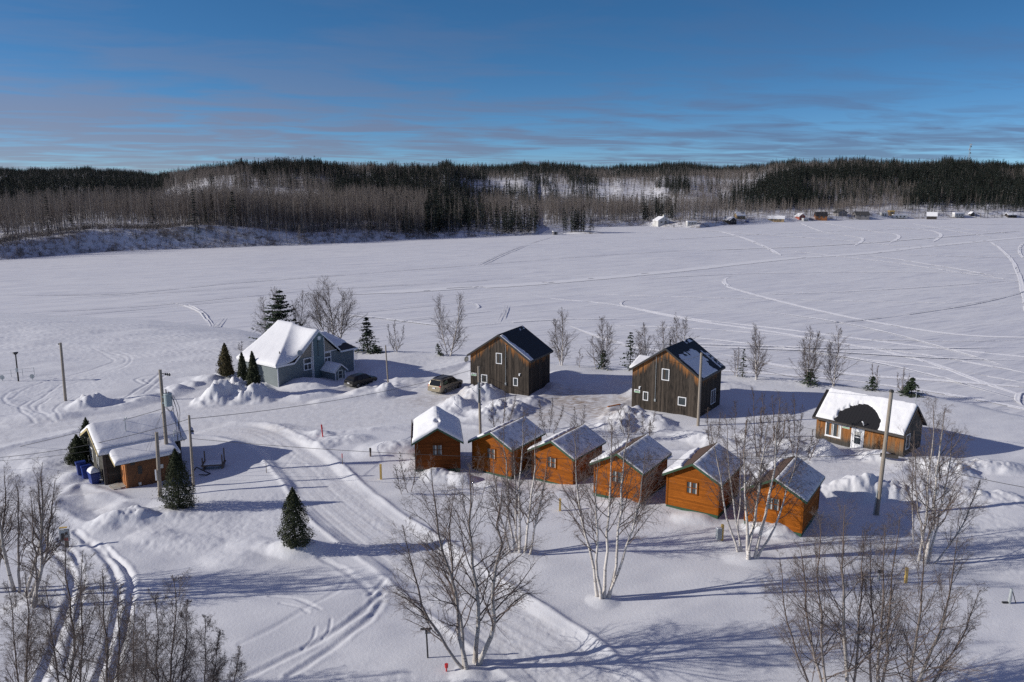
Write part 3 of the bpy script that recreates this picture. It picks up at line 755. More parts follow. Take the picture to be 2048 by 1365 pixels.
def sub(P, R, n, s0, s1, rng):
    """n branch points on each polyline between fractions s0..s1 -> pos, dir, radius, frac"""
    N_, K, _ = P.shape
    s = s0 + (s1 - s0) * (np.arange(n)[None] + rng.random((N_, n))) / n
    f = s * (K - 1); i = np.clip(f.astype(int), 0, K - 2); t = (f - i)[..., None]; r = np.arange(N_)[:, None]
    p = P[r, i] * (1 - t) + P[r, i + 1] * t; d = P[r, i + 1] - P[r, i]; rr = R[r, i] * (1 - t[..., 0]) + R[r, i + 1] * t[..., 0]
    return p.reshape(-1, 3), d.reshape(-1, 3), rr.reshape(-1), s.reshape(-1)

def bare_geo(seed, stems, r0=.09, n1=18, n2=6, n3=5, n4=3, spread=2.6, droop=.03, low=.22, up1=.05, twig=.006, wob=.05, el0=30):
    """stems: (base xyz, top xyz). returns (stem arrays), (branch arrays)"""
    rng = np.random.default_rng(seed); K = 11
    P = np.zeros((len(stems), K, 3)); R = np.zeros((len(stems), K)); t = np.linspace(0, 1, K)
    for i, (b, tp) in enumerate(stems):
        b = np.array(b, float); tp = np.array(tp, float); hgt = tp[2] - b[2]
        e = (t ** 1.0)[:, None]; P[i] = b + (tp - b) * e
        sw = np.cumsum(rng.normal(0, wob * hgt / K * 1.6, (K, 2)), 0); sw -= sw[:1]; sw -= sw[-1:] * e
        lean = tp[:2] - b[:2]
        P[i, :, :2] += sw + lean * (.35 * np.sin(PI * t))[:, None] * .5
        R[i] = r0 * (hgt / 9) * (.72 + .5 * rng.random()) * (1 - t) ** .9 + .012
        R[i, 0] *= 1.25
    R0 = np.maximum(R, .012)
    out = []
    p, d, rr, s = sub(P, R0, n1, low, .97, rng)
    ht = np.repeat(np.array([tp[2] - b[2] for b, tp in stems]), n1)
    az = rng.random(len(p)) * 2 * PI
    # branches leave outwards from the clump
    cen = np.array([b for b, _ in stems], float).mean(0)[:2]; outv = p[:, :2] - cen
    ol = np.linalg.norm(outv, axis=1); az = np.where((ol > .35) & (rng.random(len(p)) < .6), np.arctan2(outv[:, 1], outv[:, 0]) + rng.normal(0, .9, len(p)), az)
    el = np.radians(el0 + 30 * rng.random(len(p)) + 14 * s)
    D = np.stack([np.cos(el) * np.cos(az), np.cos(el) * np.sin(az), np.sin(el)], 1)
    L1 = spread * (ht / 9) * (1.06 - s) ** .6 * (.55 + .6 * rng.random(len(p)))
    P1 = grow(p, D, L1, 6, .13, up1, rng); r1 = np.clip(rr * .42, twig * 1.3, .05); R1 = r1[:, None] * np.linspace(1, .35, 7)[None]
    p, d, rr, s = sub(P1, R1, n2, .18, 1, rng)
    dn = d / np.linalg.norm(d, axis=1, keepdims=True)
    D = dn + rng.normal(0, .55, dn.shape); L2 = np.repeat(L1, n2) * .42 * (1.15 - .6 * s) * (.6 + .7 * rng.random(len(p)))
    P2 = grow(p, D, L2, 4, .16, up1 * .4 - droop * .5, rng); R2 = np.clip(rr * .6, twig, .02)[:, None] * np.linspace(1, .5, 5)[None]
    out.append(tubes(P1, R1, 4)); out.append(tubes(P2, R2, 3))
    if n3:
        p, d, rr, s = sub(P2, R2, n3, .2, 1, rng); dn = d / np.linalg.norm(d, axis=1, keepdims=True)
        L3 = np.repeat(L2, n3) * .5 * (.6 + .7 * rng.random(len(p)))
        P3 = grow(p, dn + rng.normal(0, .6, dn.shape), L3, 3, .16, -droop, rng); R3 = np.clip(rr * .75, twig * .8, .01)[:, None] * np.linspace(1, .6, 4)[None]
        out.append(tubes(P3, R3, 3))
        if n4:
            p, d, rr, s = sub(P3, R3, n4, .3, 1, rng); dn = d / np.linalg.norm(d, axis=1, keepdims=True)
            L4 = np.repeat(L3, n4) * .55 * (.6 + .7 * rng.random(len(p)))
            P4 = grow(p, dn + rng.normal(0, .6, dn.shape), L4, 2, .1, -droop * 2, rng)
            out.append(tubes(P4, np.full((len(P4), 3), twig * .7), 3))
    return tubes(P, R0, 7), cat(out)

def bare_tree(name, label, cat_, base, seed, tops, bark=None, twig_m=None, group=None, bases=None, **kw):
    """tops: list of (dx, dy, height) relative to base"""
    t = thing(name, label, cat_, tuple(base), 0, group)
    rng = np.random.default_rng(seed + 1)
    st = []
    for i, (dx, dy, h) in enumerate(tops):
        b = bases[i] if bases else (rng.normal(0, .16) + .09 * dx, rng.normal(0, .16) + .09 * dy)
        st.append(((b[0], b[1], -.4), (dx, dy, h)))
    (v, q, r), (v2, q2, r2) = bare_geo(seed, st, **kw)
    np_mesh('trunk', v, q, bark or M_BARK, t, attrs={'rad': r})
    np_mesh('branches', v2, q2, twig_m or M_TWIG, t)
    return t

def quads_at(C, Nn, size, rng, asp=.6):
    """leaf quads centred at C with rough normals Nn"""
    n = len(C); Nn = Nn / (np.linalg.norm(Nn, axis=1, keepdims=True) + 1e-9)
    a = np.cross(Nn, rng.normal(0, 1, (n, 3))); a /= np.linalg.norm(a, axis=1, keepdims=True) + 1e-9; b = np.cross(Nn, a)
    s = size * (.6 + .8 * rng.random(n))[:, None]
    V = np.stack([C - a * s, C + b * s * asp, C + a * s, C - b * s * asp], 1)
    return V.reshape(-1, 3), np.arange(4 * n).reshape(n, 4)

def cedar(label, base, h, w, seed, mat=None, n=5200, size=.10, group=None, name='cedar_tree'):
    """dense flame-shaped cedar: leaf sprays through a tapering lumpy volume"""
    n = int(n * 2.2); size = size * .66
    t = thing(name, label, 'tree', tuple(base), 0, group); rng = np.random.default_rng(seed)
    tr = MB(); tr.tube((0, 0, -.3), (0, 0, h * .9), .07, .015, 6); tr.build('trunk', M_TRUNKD, t)
    z = rng.random(n) ** 1.15; az = rng.random(n) * 2 * PI
    prof = (w / 2) * np.clip((1 - z) ** .92 * (.95 + .75 * z) , 0, None) * np.where(z < .12, .75 + z * 2.1, 1)
    lump = 1 + .30 * fbm(np.cos(az) * 1.4 + 7, np.sin(az) * 1.4 + z * h * 1.3, seed, 3) + .30 * vnoise(np.cos(az) * 4 + 3, np.sin(az) * 4 + z * h * 3.1, seed + 5)
    r = prof * lump * (1 - .55 * rng.random(n) ** 2.2)
    tuft = rng.random(n) < .10; r = np.where(tuft, r * (1.05 + .35 * rng.random(n)) + .03, r)
    C = np.stack([r * np.cos(az), r * np.sin(az), z * h + .02 + np.where(tuft, .12 * rng.random(n), 0)], 1)
    Nn = np.stack([np.cos(az), np.sin(az), .25 + 0 * az], 1) + rng.normal(0, .55, (n, 3))
    V, Q = quads_at(C, Nn, size, rng, .42)
    np_mesh('crown', V, Q, mat or M_THUJA, t, False, {'rnd': np.repeat(rng.random(n), 4)})
    return t

def spruce_geo(seed, h, w, levels=16, per=7, needles=16, size=.09, droop=.25, jag=.3, low=.06):
    rng = np.random.default_rng(seed); Cs = []; Ns = []; br = []
    for k in range(levels):
        f = (k + .5 * rng.random()) / levels; z0 = h * (low + (1 - low) * f)
        L0 = w / 2 * (1 - f) ** .85 + .06
        for j in range(per):
            a = rng.random() * 2 * PI; L = L0 * (1 - jag + 2 * jag * rng.random()); s = np.linspace(.1, 1, needles) + rng.normal(0, .02, needles)
            x = np.cos(a) * L * s; y = np.sin(a) * L * s; z = z0 - droop * L * s + .12 * L * s ** 3
            wd = .22 * L * (1.1 - s) + .04
            q = rng.normal(0, 1, needles) * wd
            Cs.append(np.stack([x - np.sin(a) * q, y + np.cos(a) * q, z + rng.normal(0, .03, needles) - .04 * np.abs(q)], 1))
            Ns.append(np.stack([np.cos(a) * .4 + 0 * s, np.sin(a) * .4 + 0 * s, 1 + 0 * s], 1) + rng.normal(0, .35, (needles, 3)))
            br.append(((0, 0, z0), (np.cos(a) * L * .9, np.sin(a) * L * .9, z0 - droop * L * .85)))
    C = np.concatenate(Cs); Nn = np.concatenate(Ns); V, Q = quads_at(C, Nn, size, rng, .5)
    return V, Q, np.repeat(rng.random(len(C)), 4), br

def spruce(label, base, h, w, seed, group=None, name='spruce_tree', lean=(0, 0), **kw):
    t = thing(name, label, 'tree', tuple(base), 0, group)
    V, Q, rn, br = spruce_geo(seed, h, w, **kw); V[:, 0] += V[:, 2] * lean[0]; V[:, 1] += V[:, 2] * lean[1]
    tr = MB(); tr.tube((0, 0, -.3), (lean[0] * h, lean[1] * h, h * .97), .02 + .012 * h, .012, 6)
    for a, b in br[::2]: tr.tube((a[0] + lean[0] * a[2], a[1] + lean[1] * a[2], a[2]), (b[0] + lean[0] * b[2], b[1] + lean[1] * b[2], b[2]), .012, .006, 3)
    tr.build('trunk', M_TRUNKD, t)
    np_mesh('crown', V, Q, M_SPRUCE, t, False, {'rnd': rn}); return t

# ---------------------------------------------------------------- far trees
def far_bare_mesh(seed, h):
    rng = np.random.default_rng(seed)
    (v, q, r), (v2, q2, r2) = bare_geo(seed, [((0, 0, -.5), (rng.normal(0, .5), rng.normal(0, .5), h))], r0=.060, n1=24, n2=7, n3=0, spread=2.5, low=.24, up1=.10, twig=.017, wob=.03, droop=-.05)
    me_v = np.concatenate([v, v2]); n = len(v)
    o = np_mesh('bare_tree', me_v, np.concatenate([q, q2 + n]), [M_TRUNKF, M_TWIG2], link=False)
    o.data.polygons.foreach_set('material_index', np.concatenate([np.zeros(len(q), np.int32), np.ones(len(q2), np.int32)]))
    return o.data

def far_conifer_mesh(seed, h, w):
    V, Q, rn, br = spruce_geo(seed, h, w, levels=15, per=6, needles=5, size=.34, droop=.35, jag=.35, low=.12)
    tr = tubes(np.array([[[0, 0, -.5], [0, 0, h * .95]]]), np.array([[.14, .03]]), 5)
    n = len(V)
    o = np_mesh('spruce_tree', np.concatenate([V, tr[0]]), np.concatenate([Q, tr[1] + n]), [M_FARC, M_TRUNKD], smooth=False, attrs={'rnd': np.concatenate([rn, np.zeros(len(tr[0]))])}, link=False)
    o.data.polygons.foreach_set('material_index', np.concatenate([np.zeros(len(Q), np.int32), np.ones(len(tr[1]), np.int32)]))
    return o.data

NB, NC = 6, 5
BARE = [far_bare_mesh(900 + i, 14.5 + 1.2 * (i % 3)) for i in range(NB)]
CONI = [far_conifer_mesh(950 + i, 14 + 1.0 * (i % 3), 4.6 + .5 * (i % 2)) for i in range(NC)]

def far_wood():
    rng = np.random.default_rng(12)
    n = 330000
    u = rng.uniform(-.80, .80, n); d0 = far_shore(u); yr = np.interp(u, _rg_u, _rg_d)
    y = np.sqrt(rng.random(n) * (((yr + 70) ** 2) - d0 ** 2) + d0 ** 2)
    x = u * y; d = y - d0; z = hills(u, y)
    px, py = project(x, y, z + 5); bx, by = project(x, y, z)
    sky = np.interp(px, [a for a, _ in _rg_px], [v for _, v in _rg_px])
    nz = fbm(x / 60, y / 60, 131, 3); nz2 = fbm(x / 25, y / 25, 132, 2)
    def ins(P): return poly_inside(px + 10 * nz2, py + 5 * nz, P)
    con = np.full(n, .04)
    con = np.where(nz > .38, .35, con)
    con = np.where((py < sky + 7) & (px > 360), .68, con)
    con = np.where(ins([(-900, 325), (345, 335), (330, 372), (290, 395), (235, 412), (180, 404), (100, 408), (-900, 415)]), .93, con)
    con = np.where(ins([(690, 345), (760, 340), (950, 338), (1000, 368), (1060, 378), (1290, 398), (1275, 408), (1100, 402), (1000, 398), (900, 402), (830, 392), (760, 388), (700, 372)]), .62, con)
    con = np.where(ins([(500, 330), (700, 330), (690, 345), (500, 345)]), .8, con)
    con = np.where(ins([(840, 415), (890, 402), (960, 412), (985, 440), (1080, 440), (1080, 478), (860, 480), (845, 450)]), .95, con)
    con = np.where(ins([(780, 425), (850, 410), (860, 480), (790, 480)]), .3, con)
    con = np.where(ins([(960, 325), (1420, 325), (1560, 328), (1560, 340), (1400, 346), (1300, 348), (1180, 346), (960, 350)]), .93, con)
    con = np.where(ins([(1430, 400), (1500, 372), (1545, 352), (1640, 330), (2700, 322), (2700, 430), (1960, 432), (1880, 425), (1830, 418), (1800, 400), (1640, 410), (1560, 412), (1450, 410)]), .93, con)
    con = np.where(ins([(1600, 362), (1700, 360), (1830, 372), (1840, 388), (1790, 398), (1640, 394), (1620, 380)]), .25, con)
    con = np.where(ins([(1540, 334), (1640, 332), (1830, 333), (1830, 338), (1700, 337), (1600, 342), (1540, 350), (1490, 350)]), .2, con)
    con = np.where(ins([(2000, 345), (2060, 342), (2060, 358), (2000, 360)]), .3, con)
    for P in ([(1050, 355), (1105, 356), (1105, 376), (1050, 374)], [(1130, 352), (1195, 356), (1200, 386), (1150, 384)], [(1315, 362), (1380, 358), (1385, 382), (1320, 388)], [(1285, 408), (1352, 410), (1352, 442), (1290, 442)], [(660, 350), (720, 355), (725, 395), (665, 392)]):
        con = np.where(ins(P), .75, con)
    dens = np.full(n, 1.0)
    dens = np.where((py > 395) & (px < 800) , .85, dens)
    for P, k in (([(300, 412), (330, 384), (420, 370), (560, 368), (700, 388), (680, 414), (560, 414), (470, 410), (380, 416)], .10), ([(925, 360), (960, 355), (1060, 356), (1080, 372), (1010, 376), (950, 374)], .10), ([(1180, 366), (1340, 368), (1340, 402), (1250, 406), (1180, 398)], .2),
                 ([(90, 366), (165, 368), (165, 376), (95, 374)], .1), ([(1040, 364), (1180, 366), (1190, 396), (1060, 390)], .35), ([(380, 398), (760, 396), (760, 408), (380, 408)], .8)):
        dens = np.where(ins(P), k, dens)
    # the road cut on the hill
    rc = np.abs((px - 1484) / (1530 - 1484)); line = 378 + (358 - 378) * (px - 1484) / 46
    dens = np.where((px > 1478) & (px < 1534) & (np.abs(by - line) < 4.5), 0, dens)
    # banks by the water are nearly open; houses stand in a clearing
    bw = np.where(np.interp(u, _bank_u, _bank_h) > 3.5, 15, 10)
    dens = np.where(d < bw, .16, dens)
    open_r = (bx > 1270) & (bx < 2100) & (d < np.interp(bx, [1270, 1300, 1420, 1450, 1500, 1600, 2048], [6, 22, 30, 55, 75, 75, 85]))
    dens = np.where(open_r, .30, dens)
    dens = np.where((bx > 1078) & (bx < 1280) & (d < 10), .1, dens)
    iscon = rng.random(n) < con
    # stems per square metre
    area = np.sum(((yr + 70) ** 2 - d0 ** 2) / 2) / n * 1.6
    near = d < 130 - 60 * (u > 0)
    keep = rng.random(n) < dens * np.where(iscon, 1 / 11.0, np.where(near, 1 / 6.5, 1 / 23.0)) / (n / area)
    x, y, z, px, py, iscon, d, u = (a[keep] for a in (x, y, z, px, py, iscon, d, u))
    m = len(x); sc = rng.uniform(.72, 1.12, m) * np.where(d < bw[keep], .6, 1.0) * np.where(iscon, .42 + .72 * rng.random(m) ** 1.6, 1) * np.where(near[keep] | iscon, 1, rng.uniform(.55, .82, m))
    sc = np.where(open_r[keep], sc * .75, sc); sc = sc * np.where(iscon, 1 - .3 * sstep(250, 650, d), 1)
    return x, y, z - .1, sc, iscon, rng.random(m) * 2 * PI, rng.integers(0, 1000, m), px

def place_far():
    rng = np.random.default_rng(5)
    x, y, z, sc, ic, rot, var, px = far_wood()
    print('far trees', len(x), 'conifers', int(ic.sum()))
    # island trees and the solitary spruces on the near bank of the far shore
    extra = []
    for i in range(24):
        a = rng.random() * 2 * PI; r = math.sqrt(rng.random()) * .8; ex = ISLE[0] - 2 + r * 11 * math.cos(a); ey = ISLE[1] + r * 6 * math.sin(a)
        extra.append((ex, ey, float(isle_h(np.array(ex), np.array(ey))) - .2, rng.uniform(.62, .95)))
    for (a, b, s) in [(391, 462, 1.25), (738, 475, .55), (744, 478, .35), (397, 470, .5), (273, 480, .3), (820, 474, .8), (845, 474, .7), (870, 472, .9), (1010, 468, .75), (1022, 468, .8), (1044, 468, .7), (1058, 468, .72), (1070, 469, .6), (975, 470, .55), (900, 474, .85), (1450, 446, .7), (1432, 448, .6), (1620, 440, .5), (1340, 440, .9), (1350, 440, .8)]:
        p = FG(a, b); extra.append((p[0], p[1], p[2] - .1, s))
    ex = np.array(extra)
    obj_c = [tuple(e) for e in ex]
    inview = np.abs(x / y) < .66
    def nearest(mask, n):
        idx = np.where(mask & inview)[0]; o = idx[np.argsort(y[idx] / sc[idx])]
        return o[:n]
    bi = nearest(~ic, 296); ci = nearest(ic, 250)
    protos_b, protos_c = [], []
    def put(data, nm, lbl, grp, X, Y, Z, s, r):
        o = bpy.data.objects.new(nm, data); COL.objects.link(o); o.location = (X, Y, Z); o.scale = (s, s, s); o.rotation_euler = (0, 0, r)
        tag(o, lbl, 'tree', grp); return o
    for k, i in enumerate(bi):
        o = put(BARE[k % NB], 'bare_tree', 'pale leafless tree along the edge of the wood across the frozen lake', 'leafless trees along the far shore', x[i], y[i], z[i], sc[i], rot[i])
        if k < NB: protos_b.append(o)
    k = 0
    for (X, Y, Z, s) in obj_c:
        o = put(CONI[k % NC], 'spruce_tree', 'dark spruce on the shore or islet across the frozen lake', 'spruces along the far shore', X, Y, Z, s, rng.random() * 6); protos_c.append(o); k += 1
    for i in ci:
        put(CONI[k % NC], 'spruce_tree', 'dark spruce on the shore or islet across the frozen lake', 'spruces along the far shore', x[i], y[i], z[i], sc[i], rot[i]); k += 1
    rest = np.ones(len(x), bool); rest[bi] = False; rest[ci] = False
    def forest(name, mask, protos, label, nv):
        me = bpy.data.meshes.new(name); n = int(mask.sum()); me.vertices.add(n)
        me.vertices.foreach_set('co', np.stack([x[mask], y[mask], z[mask]], -1).astype(np.float32).ravel())
        for nm, ty, val in (('scl', 'FLOAT', sc[mask]), ('turn', 'FLOAT', rot[mask]), ('var', 'INT', (var[mask] % nv))):
            me.attributes.new(nm, ty, 'POINT').data.foreach_set('value', val.astype(np.int32 if ty == 'INT' else np.float32))
        o = bpy.data.objects.new(name, me); COL.objects.link(o); tag(o, label, 'forest', kind='stuff')
        ng = bpy.data.node_groups.new(name, 'GeometryNodeTree')
        ng.interface.new_socket('Geometry', in_out='INPUT', socket_type='NodeSocketGeometry'); ng.interface.new_socket('Geometry', in_out='OUTPUT', socket_type='NodeSocketGeometry')
        gi = ng.nodes.new('NodeGroupInput'); go = ng.nodes.new('NodeGroupOutput'); jn = ng.nodes.new('GeometryNodeJoinGeometry'); L = ng.links.new
        def at(nm, ty):
            a = ng.nodes.new('GeometryNodeInputNamedAttribute'); a.data_type = ty; a.inputs['Name'].default_value = nm; return a.outputs[0]
        s_, t_, v_ = at('scl', 'FLOAT'), at('turn', 'FLOAT'), at('var', 'INT')
        cx = ng.nodes.new('ShaderNodeCombineXYZ'); L(t_, cx.inputs[2])
        er = ng.nodes.new('FunctionNodeEulerToRotation'); L(cx.outputs[0], er.inputs[0])
        for i in range(nv):
            oi = ng.nodes.new('GeometryNodeObjectInfo'); oi.transform_space = 'ORIGINAL'; oi.inputs['Object'].default_value = protos[i]; oi.inputs['As Instance'].default_value = True
            cmp = ng.nodes.new('FunctionNodeCompare'); cmp.data_type = 'INT'; cmp.operation = 'EQUAL'; L(v_, cmp.inputs[2]); cmp.inputs[3].default_value = i
            ip = ng.nodes.new('GeometryNodeInstanceOnPoints'); L(gi.outputs[0], ip.inputs['Points']); L(cmp.outputs[0], ip.inputs['Selection']); L(oi.outputs['Geometry'], ip.inputs['Instance']); L(er.outputs[0], ip.inputs['Rotation']); L(s_, ip.inputs['Scale'])
            L(ip.outputs[0], jn.inputs[0])
        L(jn.outputs[0], go.inputs[0])
        md = o.modifiers.new('trees', 'NODES'); md.node_group = ng
        return o
    forest('bare_forest', rest & ~ic, protos_b, 'mass of leafless grey-brown woodland covering the far hills', NB)
    forest('conifer_forest', rest & ic, protos_c, 'mass of dark conifers covering the far hills and skyline', NC)
place_far()

# low brush along the far banks
def brush():
    rng = np.random.default_rng(44); n = 4200; u = rng.uniform(-.72, .3, n); y = far_shore(u) + rng.random(n) ** .9 * 34 + .3; k = rng.random(n) < np.where(u < -.1, 1, .35)
    u, y = u[k], y[k]; x = u * y; z = hills(u, y); n = len(u); m = 7
    st = np.repeat(np.stack([x, y, z], -1), m, 0) + rng.normal(0, .4, (n * m, 3)) * [1, 1, .0]
    P = grow(st, rng.normal(0, .45, (n * m, 3)) + [0, 0, 1], rng.uniform(.6, 2.4, n * m), 2, .2, 0, rng)
    v, q, r = tubes(P, np.full((n * m, 3), .03), 3)
    tag(np_mesh('bank_brush', v, q, M_TWIG2), 'thin leafless brush on the snowy banks across the lake', 'brush', kind='stuff')
brush()
# ---------------------------------------------------------------- building kit
class Face:
    """a wall plane: origin o, along d, outward n (all in the building's own frame, horizontal)"""
    def __init__(s, o, d, n): s.o = Vector((*o, 0)); s.d = Vector((*d, 0)); s.n = Vector((*n, 0))
    def p(s, a, z, t=0.0): q = s.o + s.d * a + s.n * t; return (q.x, q.y, z)
    def box(s, mb, a0, a1, z0, z1, t0, t1, m=None):
        P = [s.p(a, z, t) for a in (a0, a1) for t in (t0, t1) for z in (z0, z1)]
        return mb.add(P, [(0, 1, 3, 2), (4, 6, 7, 5), (0, 4, 5, 1), (2, 3, 7, 6), (0, 2, 6, 4), (1, 5, 7, 3)], m)

def front(fr): return Face((0, -fr[5] / 2), (1, 0), (0, -1))
def back(fr): return Face((0, fr[5] / 2), (-1, 0), (0, 1))
def right(fr): return Face((fr[4] / 2, 0), (0, 1), (1, 0))
def left(fr): return Face((-fr[4] / 2, 0), (0, -1), (-1, 0))

def planks(mb, fc, a0, a1, zb, zt, pw=.2, out=.02):
    n = max(1, round((a1 - a0) / pw)); w = (a1 - a0) / n
    for i in range(n):
        s0 = a0 + i * w; s1 = s0 + w; r = random.random(); t = out + (.012 if i % 2 else 0) + .012 * random.random()
        e0, e1 = zt(s0), zt(s1); bt = zb + (.05 * random.random())
        P = [fc.p(s0, bt, t), fc.p(s1, bt, t), fc.p(s1, e1, t), fc.p(s0, e0, t), fc.p(s0, bt, 0), fc.p(s1, bt, 0), fc.p(s1, e1, 0), fc.p(s0, e0, 0)]
        d = [max(e0, e1) - bt] * 2 + [0, 0]
        mb.add(P, [(0, 1, 2, 3), (4, 0, 3, 7), (1, 5, 6, 2)], None, rnd=[r] * 8, dep=d + d)

def laps(mb, fc, lo, hi, zb, zt, ch=.145, proud=.028):
    """horizontal lapped courses; lo(z), hi(z) give the ends of a course"""
    n = max(1, round((zt - zb) / ch)); c = (zt - zb) / n
    for i in range(n):
        z0 = zb + i * c; z1 = z0 + c; r = random.random()
        P = [fc.p(lo(z0), z0, proud), fc.p(hi(z0), z0, proud), fc.p(hi(z1), z1, .004), fc.p(lo(z1), z1, .004), fc.p(lo(z0), z0, 0), fc.p(hi(z0), z0, 0)]
        mb.add(P, [(0, 1, 2, 3), (4, 5, 1, 0), (0, 3, 4), (1, 5, 2)], None, rnd=r)

def window(par, fc, a0, a1, z0, z1, fw=.07, cols=1, rows=1, frame=None, glass=None, sill=False, curtain=False, proud=.06):
    mb = MB(); t0, t1 = .005, proud
    fc.box(mb, a0, a1, z0, z0 + fw, t0, t1); fc.box(mb, a0, a1, z1 - fw, z1, t0, t1); fc.box(mb, a0, a0 + fw, z0 + fw, z1 - fw, t0, t1); fc.box(mb, a1 - fw, a1, z0 + fw, z1 - fw, t0, t1)
    for i in range(1, cols): c = a0 + (a1 - a0) * i / cols; fc.box(mb, c - fw * .35, c + fw * .35, z0 + fw, z1 - fw, t0, t1 - .012)
    for i in range(1, rows): c = z0 + (z1 - z0) * i / rows; fc.box(mb, a0 + fw, a1 - fw, c - fw * .3, c + fw * .3, t0, t1 - .016)
    if sill: fc.box(mb, a0 - .05, a1 + .05, z0 - .05, z0 - .002, t0, t1 + .05)
    w = mb.build('window', frame or M_WHITE, par)
    g = MB(); fc.box(g, a0 + fw * .8, a1 - fw * .8, z0 + fw * .8, z1 - fw * .8, .0, .036); g.build('pane', glass or M_GLASS, w)
    if curtain:
        c = MB()
        if curtain == 'sides':
            for i in range(cols):
                b0 = a0 + (a1 - a0) * i / cols; b1 = a0 + (a1 - a0) * (i + 1) / cols
                fc.box(c, b0 + (b1 - b0) * .62, b1 - fw, z0 + fw, z1 - fw, .03, .0385)
        else: fc.box(c, a0 + fw, a1 - fw, z0 + (z1 - z0) * (1 - curtain), z1 - fw, .03, .0385)
        c.build('curtain', M_CURT, w)
    return w

def gable_roof(par, fr, mat, th=.14, name='roof'):
    x, y, r, z, W, L, hw, hr, ox, oy = fr; sl = (hr - hw) / (W / 2); he = hw - sl * ox; X = W / 2 + ox
    mb = MB(); mb.prism([(-X, he), (-X, he - th), (0, hr - th), (X, he - th), (X, he), (0, hr)], -L / 2 - oy, L / 2 + oy)
    return mb.build(name, mat, par)

def barge(par, fr, mat, w=.2, t=.035, both=True):
    """fascia boards along the rakes and eaves"""
    x, y, r, z, W, L, hw, hr, ox, oy = fr; sl = (hr - hw) / (W / 2); he = hw - sl * ox; X = W / 2 + ox; mb = MB()
    for sy in ((-1, 1) if both else (-1,)):
        Y = sy * (L / 2 + oy); y0, y1 = (Y - t, Y - .003) if sy < 0 else (Y + .003, Y + t)
        for sx in (-1, 1):
            mb.prism([(0, hr + .012), (sx * X, he + .012), (sx * X, he - w), (0, hr - w)], y0, y1)
    for sx in (-1, 1): mb.bx(*sorted((sx * (X + .003), sx * (X + t))), -L / 2 - oy, L / 2 + oy, he - w * .9, he + .01)
    return mb.build('fascia', mat, par)

def sheet(par, name, mat, x0, x1, y0, y1, zf, tf, res=.11, edge=.16):
    """a snow cover: surface z = zf + thickness; tf(x, y, dist to edge) may go below zero where the roof is bare"""
    nx = max(6, int((x1 - x0) / res)); ny = max(6, int((y1 - y0) / res))
    ex = np.concatenate([[x0], np.linspace(x0, x1, nx), [x1]]); ey = np.concatenate([[y0], np.linspace(y0, y1, ny), [y1]])
    X, Y = np.meshgrid(ex, ey); e = np.minimum(np.minimum(X - x0, x1 - X), np.minimum(Y - y0, y1 - Y))
    T = tf(X, Y, e) * (.45 + .55 * np.sqrt(np.clip(e / edge, 0, 1)))
    T[0, :] = T[-1, :] = T[:, 0] = T[:, -1] = -.02
    Z = zf(X, Y) + np.where(T > 0, T, np.maximum(T, -.05))
    n, m = X.shape; i = np.arange(n - 1)[:, None] * m + np.arange(m - 1)[None]; Q = np.stack([i, i + 1, i + m + 1, i + m], -1)
    pos_ = T > 0; keep = pos_[:-1, :-1] | pos_[1:, :-1] | pos_[:-1, 1:] | pos_[1:, 1:]
    Q = Q[keep].reshape(-1, 4); used = np.unique(Q); rm = np.zeros(n * m, int); rm[used] = np.arange(len(used))
    V = np.stack([X, Y, Z], -1).reshape(-1, 3)[used]
    return np_mesh(name, V, rm[Q], mat, par)

# ---------------------------------------------------------------- the two tall board houses
def barn(fr, label, uwin, wins, lamp, sgn, cond, seed):
    random.seed(seed)
    x, y, r, z, W, L, hw, hr, ox, oy = fr; sl = (hr - hw) / (W / 2)
    t = thing('barn_house', label, 'house', (x, y, z), r)
    fF, fR, fL, fB = front(fr), right(fr), left(fr), back(fr)
    mb = MB(); mb.prism([(-W / 2, -1.2), (W / 2, -1.2), (W / 2, hw - .15), (0, hr - .15), (-W / 2, hw - .15)], -L / 2, L / 2)
    top = lambda s: hr - .13 - sl * abs(s)
    for fc in (fF, fB): planks(mb, fc, -W / 2 - .02, 0, -1.0, top); planks(mb, fc, 0, W / 2 + .02, -1.0, top)
    for fc in (fR, fL): planks(mb, fc, -L / 2, L / 2, -1.0, lambda s: hw - .13)
    mb.build('wall', M_BARN, t)
    rf = gable_roof(t, fr, M_ROOF); barge(t, fr, M_FASC, .24)
    for w in [uwin] + wins: window(t, fF, *w, fw=.085, proud=.075)
    s = MB(); fF.box(s, *sgn, .036, .07, M_WHITE); a0, a1, z0, z1 = sgn
    so = s.build('sign', M_WHITE, t)
    gb = MB(); fF.box(gb, a0 + .03, a1 - .03, z0 + .03, z0 + (z1 - z0) * .42, .07, .074); gb.build('green_band', M_SIGNG, so)
    ink = MB(); k = 8; random.seed(seed + 3)
    for i in range(k):
        b = a0 + .08 + (a1 - a0 - .16) * i / k; fF.box(ink, b, b + (a1 - a0) * .07, z0 + (z1 - z0) * .48, z0 + (z1 - z0) * (.74 + .1 * random.random()), .07, .075)
    ink.build('lettering', M_INK, so)
    la = MB(); a, zz = lamp; fF.box(la, a - .07, a + .07, zz - .14, zz + .14, .03, .17); fF.box(la, a + .0, a + .16, zz + .1, zz + .16, .06, .14); la.build('wall_lamp', M_WHITE, t)
    c = MB(); (a, zt), (_, zb) = cond; c.tube(fF.p(a, zt, .075), fF.p(a, zb, .075), .028, None, 6); fF.box(c, a - .09, a + .09, zb - .3, zb, .03, .14); c.tube(fF.p(a, zt, .075), fF.p(a, zt + .22, .2), .04, .03, 6); c.build('service_pipe', M_GALV, t)
    return t, rf

